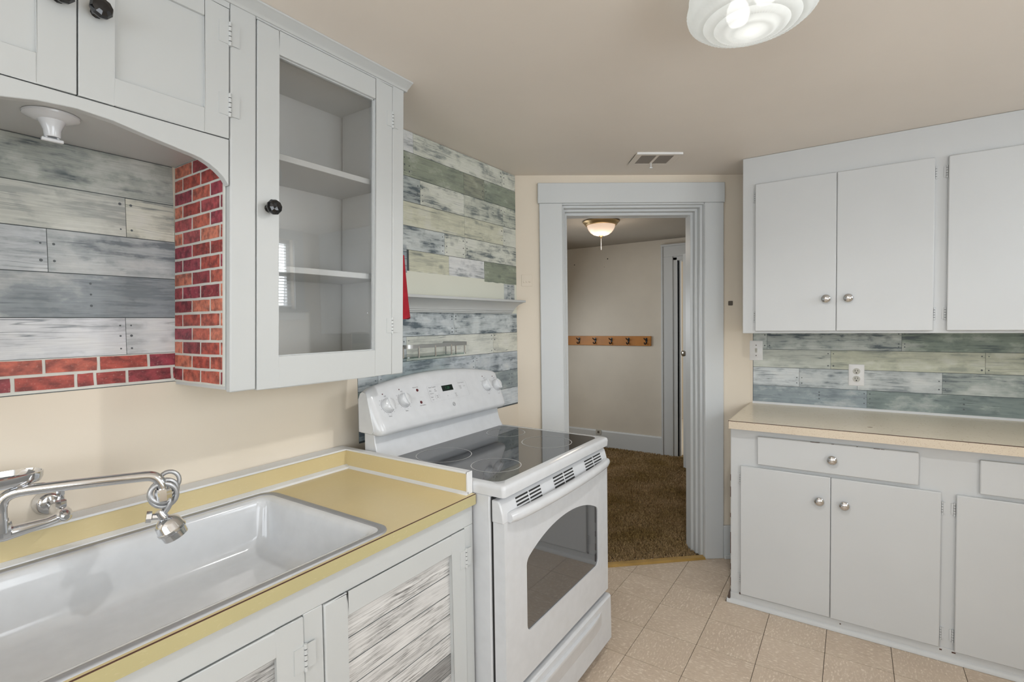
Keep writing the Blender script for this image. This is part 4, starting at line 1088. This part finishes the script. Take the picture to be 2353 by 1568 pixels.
sdoor(-.443, -.0772, .058, .684, -.119, .575, -.447, rb_, BF, (.62, .13)); sdoor(-.0755, .2965, .056, .684, -.026, .573, .3005, rb_, BF, (.62, .11))
sdoor(.342, .711, .052, .682, .665, .573, .338, rb_, BF, (.62, .11)); sdoor(.7145, 1.083, .052, .682, .765, .573, 1.087, rb_, BF, (.62, .11))
ch = MB()
for x, z, l, h_ in ((-.155, .8330, .036, .0022), (-.075, .8325, .010, .0018), (.015, .8325, .006, .002), (.075, .8320, .022, .0018), (.100, .8318, .012, .0014)): ch.box(x, BF-.0186, z, x+l, BF-.0178, z+h_)
for x, z, l, h_ in ((-.449, .050, .006, .010), (.298, .040, .008, .005), (.336, .040, .012, .005), (-.040, .034, .005, .005), (-.405, .060, .004, .004)): ch.box(x, BF-.0050, z, x+l, BF-.0038, z+h_)
for z, h_ in ((.60, .03), (.52, .05), (.42, .02), (.30, .045), (.24, .06), (.16, .03), (.08, .04)): ch.box(-.4912, BF-.0006, z, -.4885, BF+.003, z+h_)
co = part(ch, 'paint_chips', BROWNL, rb_, smooth=0); co['kind'] = 'stuff'
rc = thing('countertop', 'long beige laminate countertop with speckled worn front edge', 'countertop', (.4, 2.9, .868))
part(MB().box(-.489, 2.562, .868, XR-.003, YB-.002, .9035), 'slab', LAM_B, rc, .001)
part(MB().box(-.4905, 2.5595, .866, XR-.003, 2.562, .9015), 'front_edge', LAM_E, rc)
part(MB().box(-.4905, 2.5590, .9015, XR-.003, 2.563, .9038), 'edge_line', BROWNL, rc)
part(MB().box(-.4915, 2.5595, .866, -.489, YB-.01, .9037), 'end_edge', LAM_E, rc)
part(MB().prism([(YB-.001, .903), (YB-.012, .903), (YB-.004, .914), (YB-.001, .915)], 'x', -.478, XR-.003), 'caulk_bead', CAULK, rc)
chp = MB()
for x, y, l in ((.055, 2.70, .014), ):
    chp.prism([(x, y), (x+l, y-.004), (x+l*1.4, y+.003), (x+l*.5, y+.005)], 'z', .9035, .9040)
part(chp, 'chip_mark', BROWNL, rc, smooth=0)

ur = thing('wall_cabinet', 'white wall cupboard with flat doors and chrome knobs right of the doorway', 'cabinet', (.4, 3.02, 1.312))
UF = 2.857
part(MB().box(-.477, UF, 1.312, XR-.005, YB-.004, ZC-.001), 'body', WHITE_B, ur, .002)
def udoor(x0, x1, z1, kx, hx): sdoor(x0, x1, 1.3235, z1, kx, 1.477, hx, ur, UF, (2.003, 1.397))
udoor(-.4165, -.0682, 2.068, -.108, -.4205); udoor(-.0670, .2875, 2.068, -.020, .2915)
udoor(.3315, .680, 2.066, .640, .3275); udoor(.6825, 1.033, 2.066, .725, 1.037)

# switch and outlet plates
def plate(name, label, cat, x0, x1, z0, z1):
    t = thing(name, label, cat, ((x0+x1)/2, YB-.003, (z0+z1)/2))
    part(MB().loft([[(x, YB-.0025, z) for x, z in rrect(x0, z0, x1, z1, .003, 3)], [(x, YB-.006, z) for x, z in rrect(x0, z0, x1, z1, .003, 3)], [(x, YB-.0085, z) for x, z in rrect(x0+.004, z0+.004, x1-.004, z1-.004, .003, 3)]]), 'cover_plate', PLASTIC, t, smooth=30)
    return t
sw = plate('light_switch', 'white toggle light switch at the end of the board wallpaper', 'switch', -.494, -.426, 1.150, 1.262)
part(MB().box(-.4655, YB-.0095, 1.194, -.4545, YB-.008, 1.219), 'toggle_slot', SLOT, sw)
part(MB().box(-.4640, YB-.017, 1.205, -.4560, YB-.009, 1.217), 'toggle', SLOT, sw, .002)
for z in (1.177, 1.236): part(MB().lathe([(.0032, 0), (.0028, .0012), (0, .0014)], (-.460, YB-.0084, z), (0, -1, 0), 10), 'screw', TAUPE, sw)
ou = plate('electrical_outlet', 'white double electrical outlet above the beige counter', 'outlet', -.018, .050, 1.030, 1.142)
for z in (1.066, 1.106):
    fc_ = part(MB().lathe([(.0165, 0), (.0160, .0015), (0, .0016)], (.016, YB-.0084, z), (0, -1, 0), 24), 'receptacle', SLOT, ou)
    sl = MB(); sl.box(.009, YB-.0106, z-.001, .0112, YB-.0099, z+.008); sl.box(.0205, YB-.0106, z, .0227, YB-.0099, z+.008)
    sl.lathe([(.003, 0), (.003, .0006)], (.016, YB-.0100, z-.008), (0, -1, 0), 10)
    part(sl, 'slots', DARK, fc_, smooth=0)

# ------------------------------------------------------------------ ceiling things
def frost(name):
    m = bpy.data.materials.new(name); m.use_nodes = True; nt = m.node_tree
    for n in list(nt.nodes): nt.nodes.remove(n)
    out = nt.nodes.new('ShaderNodeOutputMaterial')
    tl = nt.nodes.new('ShaderNodeBsdfTranslucent'); tl.inputs[0].default_value = (.93, .95, .94, 1)
    df = nt.nodes.new('ShaderNodeBsdfDiffuse'); df.inputs[0].default_value = (.70, .73, .72, 1)
    tr = nt.nodes.new('ShaderNodeBsdfTransparent'); gl = nt.nodes.new('ShaderNodeBsdfGlossy'); gl.inputs['Roughness'].default_value = .12
    def mx(f, a, b):
        k = nt.nodes.new('ShaderNodeMixShader'); k.inputs[0].default_value = f
        nt.links.new(a, k.inputs[1]); nt.links.new(b, k.inputs[2]); return k.outputs[0]
    n = _noise(nt, 30, 2)
    nt.links.new(_ramp(nt, n.outputs[0], [(.3, (.88, .90, .89)), (.7, (.95, .96, .955))]).outputs[0], tl.inputs[0])
    s = mx(.45, df.outputs[0], tl.outputs[0]); s = mx(.10, s, tr.outputs[0]); s = mx(.07, s, gl.outputs[0])
    nt.links.new(s, out.inputs[0]); return m
FROST = frost('ribbed_white_glass')
BULB = plain('lit_bulb', (1, 1, 1), .5, emit=(1.0, .98, .95), estr=3.4)
LC = (-.205, 1.335)
kl = thing('ceiling_lamp', 'round ribbed white glass lamp glowing on the kitchen ceiling', 'ceiling lamp', (LC[0], LC[1], ZC))
part(MB().lathe([(0, 0), (.115, 0), (.118, -.006), (.112, -.016), (0, -.016)], (LC[0], LC[1], ZC-.0005), (0, 0, 1), 40), 'canopy', PLASTIC, kl, smooth=50)
pr = [(.118, -.012), (.128, -.018), (.131, -.030), (.127, -.036), (.136, -.042), (.1395, -.056), (.1365, -.068), (.141, -.074), (.1425, -.090), (.139, -.104), (.132, -.112), (.128, -.113), (.122, -.120), (.112, -.1235), (.107, -.1225), (.100, -.130), (.088, -.134), (.083, -.1325), (.076, -.139), (.066, -.142), (.061, -.140), (.052, -.1465), (.044, -.149), (.040, -.1465), (.030, -.148), (.018, -.1485), (0.0004, -.1485)]
# fine radial ribs on the steps of the glass
n_ = 144; rings = []
ribbed = {5, 6, 12, 13, 16, 19}
for i, (r, h) in enumerate(pr):
    ring = []
    for k in range(n_):
        rr = r + (.0024 if (k % 2 and i in (8, 9, 10, 12, 13, 15, 16, 18, 19)) else 0)
        a = 2*PI*k/n_; ring.append((LC[0]+rr*math.cos(a), LC[1]+rr*math.sin(a), ZC+h))
    rings.append(ring)
part(MB().loft(rings, True, False), 'glass_shade', FROST, kl, smooth=60)
for dx, dy in ((-.035, .03), (.035, -.03)):
    part(MB().lathe([(0, .03), (.012, .028), (.014, .0), (.024, -.02), (.027, -.040), (.02, -.058), (0, -.066)], (LC[0]+dx, LC[1]+dy, ZC-.045), (0, 0, 1), 16), 'bulb', BULB, kl, smooth=60)
pl = bpy.data.lights.new('kitchen_bulb_light', 'POINT'); pl.energy = 0.065; pl.color = (1.0, .98, .95); pl.shadow_soft_size = .03
po = bpy.data.objects.new('kitchen_bulb_light', pl); COL.objects.link(po); po.location = (LC[0], LC[1], ZC-.128)

sl_ = bpy.data.lights.new('kitchen_lamp_light', 'SPOT'); sl_.energy = 25.0; sl_.color = (1.0, .985, .96); sl_.spot_size = math.radians(172); sl_.spot_blend = .6; sl_.shadow_soft_size = .03
so_ = bpy.data.objects.new('kitchen_lamp_light', sl_); COL.objects.link(so_); so_.location = (LC[0], LC[1], ZC-.185)
vt_c = Vector((-.8475, 2.575, 0))
def VT(p): q = vt_c + E_*p[0] + N_*p[1]; return (q.x, q.y, ZC - p[2])
VMESH = plain('grey_brown_vent_mesh', (0.30, 0.265, 0.225), .6)  # even grey-brown tone for the mesh bars
vt = thing('ceiling_vent', 'painted metal air register in the ceiling near the doorway', 'vent', (vt_c.x, vt_c.y, ZC))
VW, VH = .112, .094
m = MB(VT)
for b in ((-VW, -VH, VW, -VH+.030), (-VW, VH-.030, VW, VH), (-VW, -VH+.03, -VW+.030, VH-.03), (VW-.030, -VH+.03, VW, VH-.03)): m.box(b[0], b[1], 0, b[2], b[3], .006)
part(m, 'frame', CEIL, vt, .002)
part(MB(VT).box(-VW-.002, -VH-.003, 0, VW+.002, -VH+.001, .010), 'raised_edge', PLASTIC, vt)
part(MB(VT).box(-.007, -VH+.03, .001, .007, VH-.03, .006), 'center_bar', CEIL, vt, .001)
part(MB(VT).box(-VW+.03, -VH+.03, .0, VW-.03, VH-.03, .0012), 'duct_dark', TAUPE, vt)
for x0, x1 in ((-VW+.03, -.007), (.007, VW-.03)):
    g_ = MB(VT)
    for k in range(15):
        x = x0 + (x1-x0)*k/14; g_.box(x-.0009, -VH+.03, .003, x+.0009, VH-.03, .0045)
    for k in range(23):
        y = -VH+.03 + (2*VH-.06)*k/22; g_.box(x0, y-.0009, .0032, x1, y+.0009, .0047)
    part(g_, 'mesh_grille', VMESH, vt, smooth=0)
part(MB(VT).box(-.002, VH-.045, .004, .002, VH-.038, .030).box(-.007, VH-.046, .028, .007, VH-.037, .033), 'lever', PLASTIC, vt)

# ------------------------------------------------------------------ hall things
HL = (-1.722, 3.885)
hl = thing('ceiling_lamp', 'warm glowing dome lamp with tan ring in the hall', 'ceiling lamp', (HL[0], HL[1], ZC))
c = (HL[0], HL[1], ZC)
part(MB().lathe([(0, 0), (.146, 0), (.150, -.008), (.144, -.014), (.134, -.022), (.132, -.030), (.126, -.036), (.118, -.038), (.112, -.034), (.10, -.02), (0, -.02)], c, (0, 0, 1), 40), 'ring', BRASSY, hl, smooth=45)
part(MB().lathe([(.114, -.034), (.111, -.052), (.102, -.072), (.086, -.093), (.062, -.110), (.034, -.119), (0, -.122)], c, (0, 0, 1), 40, False), 'glass_dome', SHADE, hl, smooth=60)
part(MB().lathe([(.020, -.117), (.019, -.122), (.010, -.126), (.006, -.134), (.005, -.142), (0, -.142)], c, (0, 0, 1), 20), 'finial', BRASSY, hl, smooth=45)
part(MB().tube([(c[0], c[1], c[2]-.14), (c[0], c[1], c[2]-.235)], .0022, 8), 'pull_chain', PLASTIC, hl)
pl = bpy.data.lights.new('hall_bulb_light', 'POINT'); pl.energy = 3.5; pl.color = (1.0, .86, .72); pl.shadow_soft_size = .10
po = bpy.data.objects.new('hall_bulb_light', pl); COL.objects.link(po); po.location = (c[0], c[1], c[2]-.235)

cr_ = thing('coat_rack', 'honey oak coat rack board with black hooks on the hall wall', 'coat rack', (-2.25, HY, 1.18))
part(MB().box(-2.795, HY-.020, 1.127, -1.731, HY-.0005, 1.229), 'board', OAK, cr_, .003)
for x in (-2.712, -2.549, -2.352, -2.163, -1.971, -1.778):
    h = MB()
    h.prism(rrect(x-.010, 1.165, x+.010, 1.212, .009, 4), 'y', HY-.024, HY-.019)
    h.tube(bez((x, HY-.022, 1.190), (x-.002, HY-.050, 1.185), (x-.006, HY-.075, 1.200), (x-.008, HY-.072, 1.212), 8), .0052, 8)
    h.tube(bez((x, HY-.022, 1.172), (x-.002, HY-.022, 1.140), (x-.008, HY-.058, 1.135), (x-.010, HY-.056, 1.166), 8), .0055, 8)
    part(h, 'hook', IRON, cr_, smooth=50)

ho = thing('electrical_outlet', 'small beige outlet set in the hall baseboard', 'outlet', (-2.325, HY-.018, .165))
part(MB().box(-2.357, HY-.022, .140, -2.293, HY-.0165, .194), 'cover_plate', SLOT, ho, .002)
part(MB().box(-2.337, HY-.0235, .155, -2.313, HY-.0219, .180), 'receptacle', TAUPE, ho)

# door standing ajar in the hall: free edge at (-1.308, 4.775)
fe = Vector((-1.308, 4.775, 0)); dd = Vector((.84, -.543, 0)).normalized(); dn = Vector((-dd.y, dd.x, 0))*1
if dn.dot(Vector((-.26, .96, 0))) > 0: dn = -dn            # face turned to the kitchen
def HD(p): q = fe + dd*p[0] + dn*p[1]; return (q.x, q.y, p[2])
h = MB(HD)
hdoor = MB(HD).box(0, -.035, .012, .76, 0, 2.0)
d1 = tag(hdoor.build('door_2', TRIM, None, .003), 'white hall door standing ajar, knob visible past the jamb', 'door', kind='structure')
for z0, z1 in ((.16, .78), (.98, 1.86)):
    part(MB(HD).box(.12, .0, z0, .64, .004, z1), 'door_panel', TRIM, d1, .003)
part(MB(HD).box(.045, 0, .99, .095, .004, 1.14), 'lock_plate', NICKEL, d1, .001)
kc = HD((.070, .004, 1.085))
part(MB().lathe([(.016, 0), (.016, .006), (.009, .009), (.009, .030), (.019, .036), (.027, .048), (.026, .060), (.017, .066), (0, .067)], kc, dn, 24), 'door_knob', NICKEL, d1, smooth=45)
part(MB().tube([HD((.070, .012, 1.045)), HD((.066, .013, .93))], .0022, 6), 'hanging_key', NICKEL, d1)
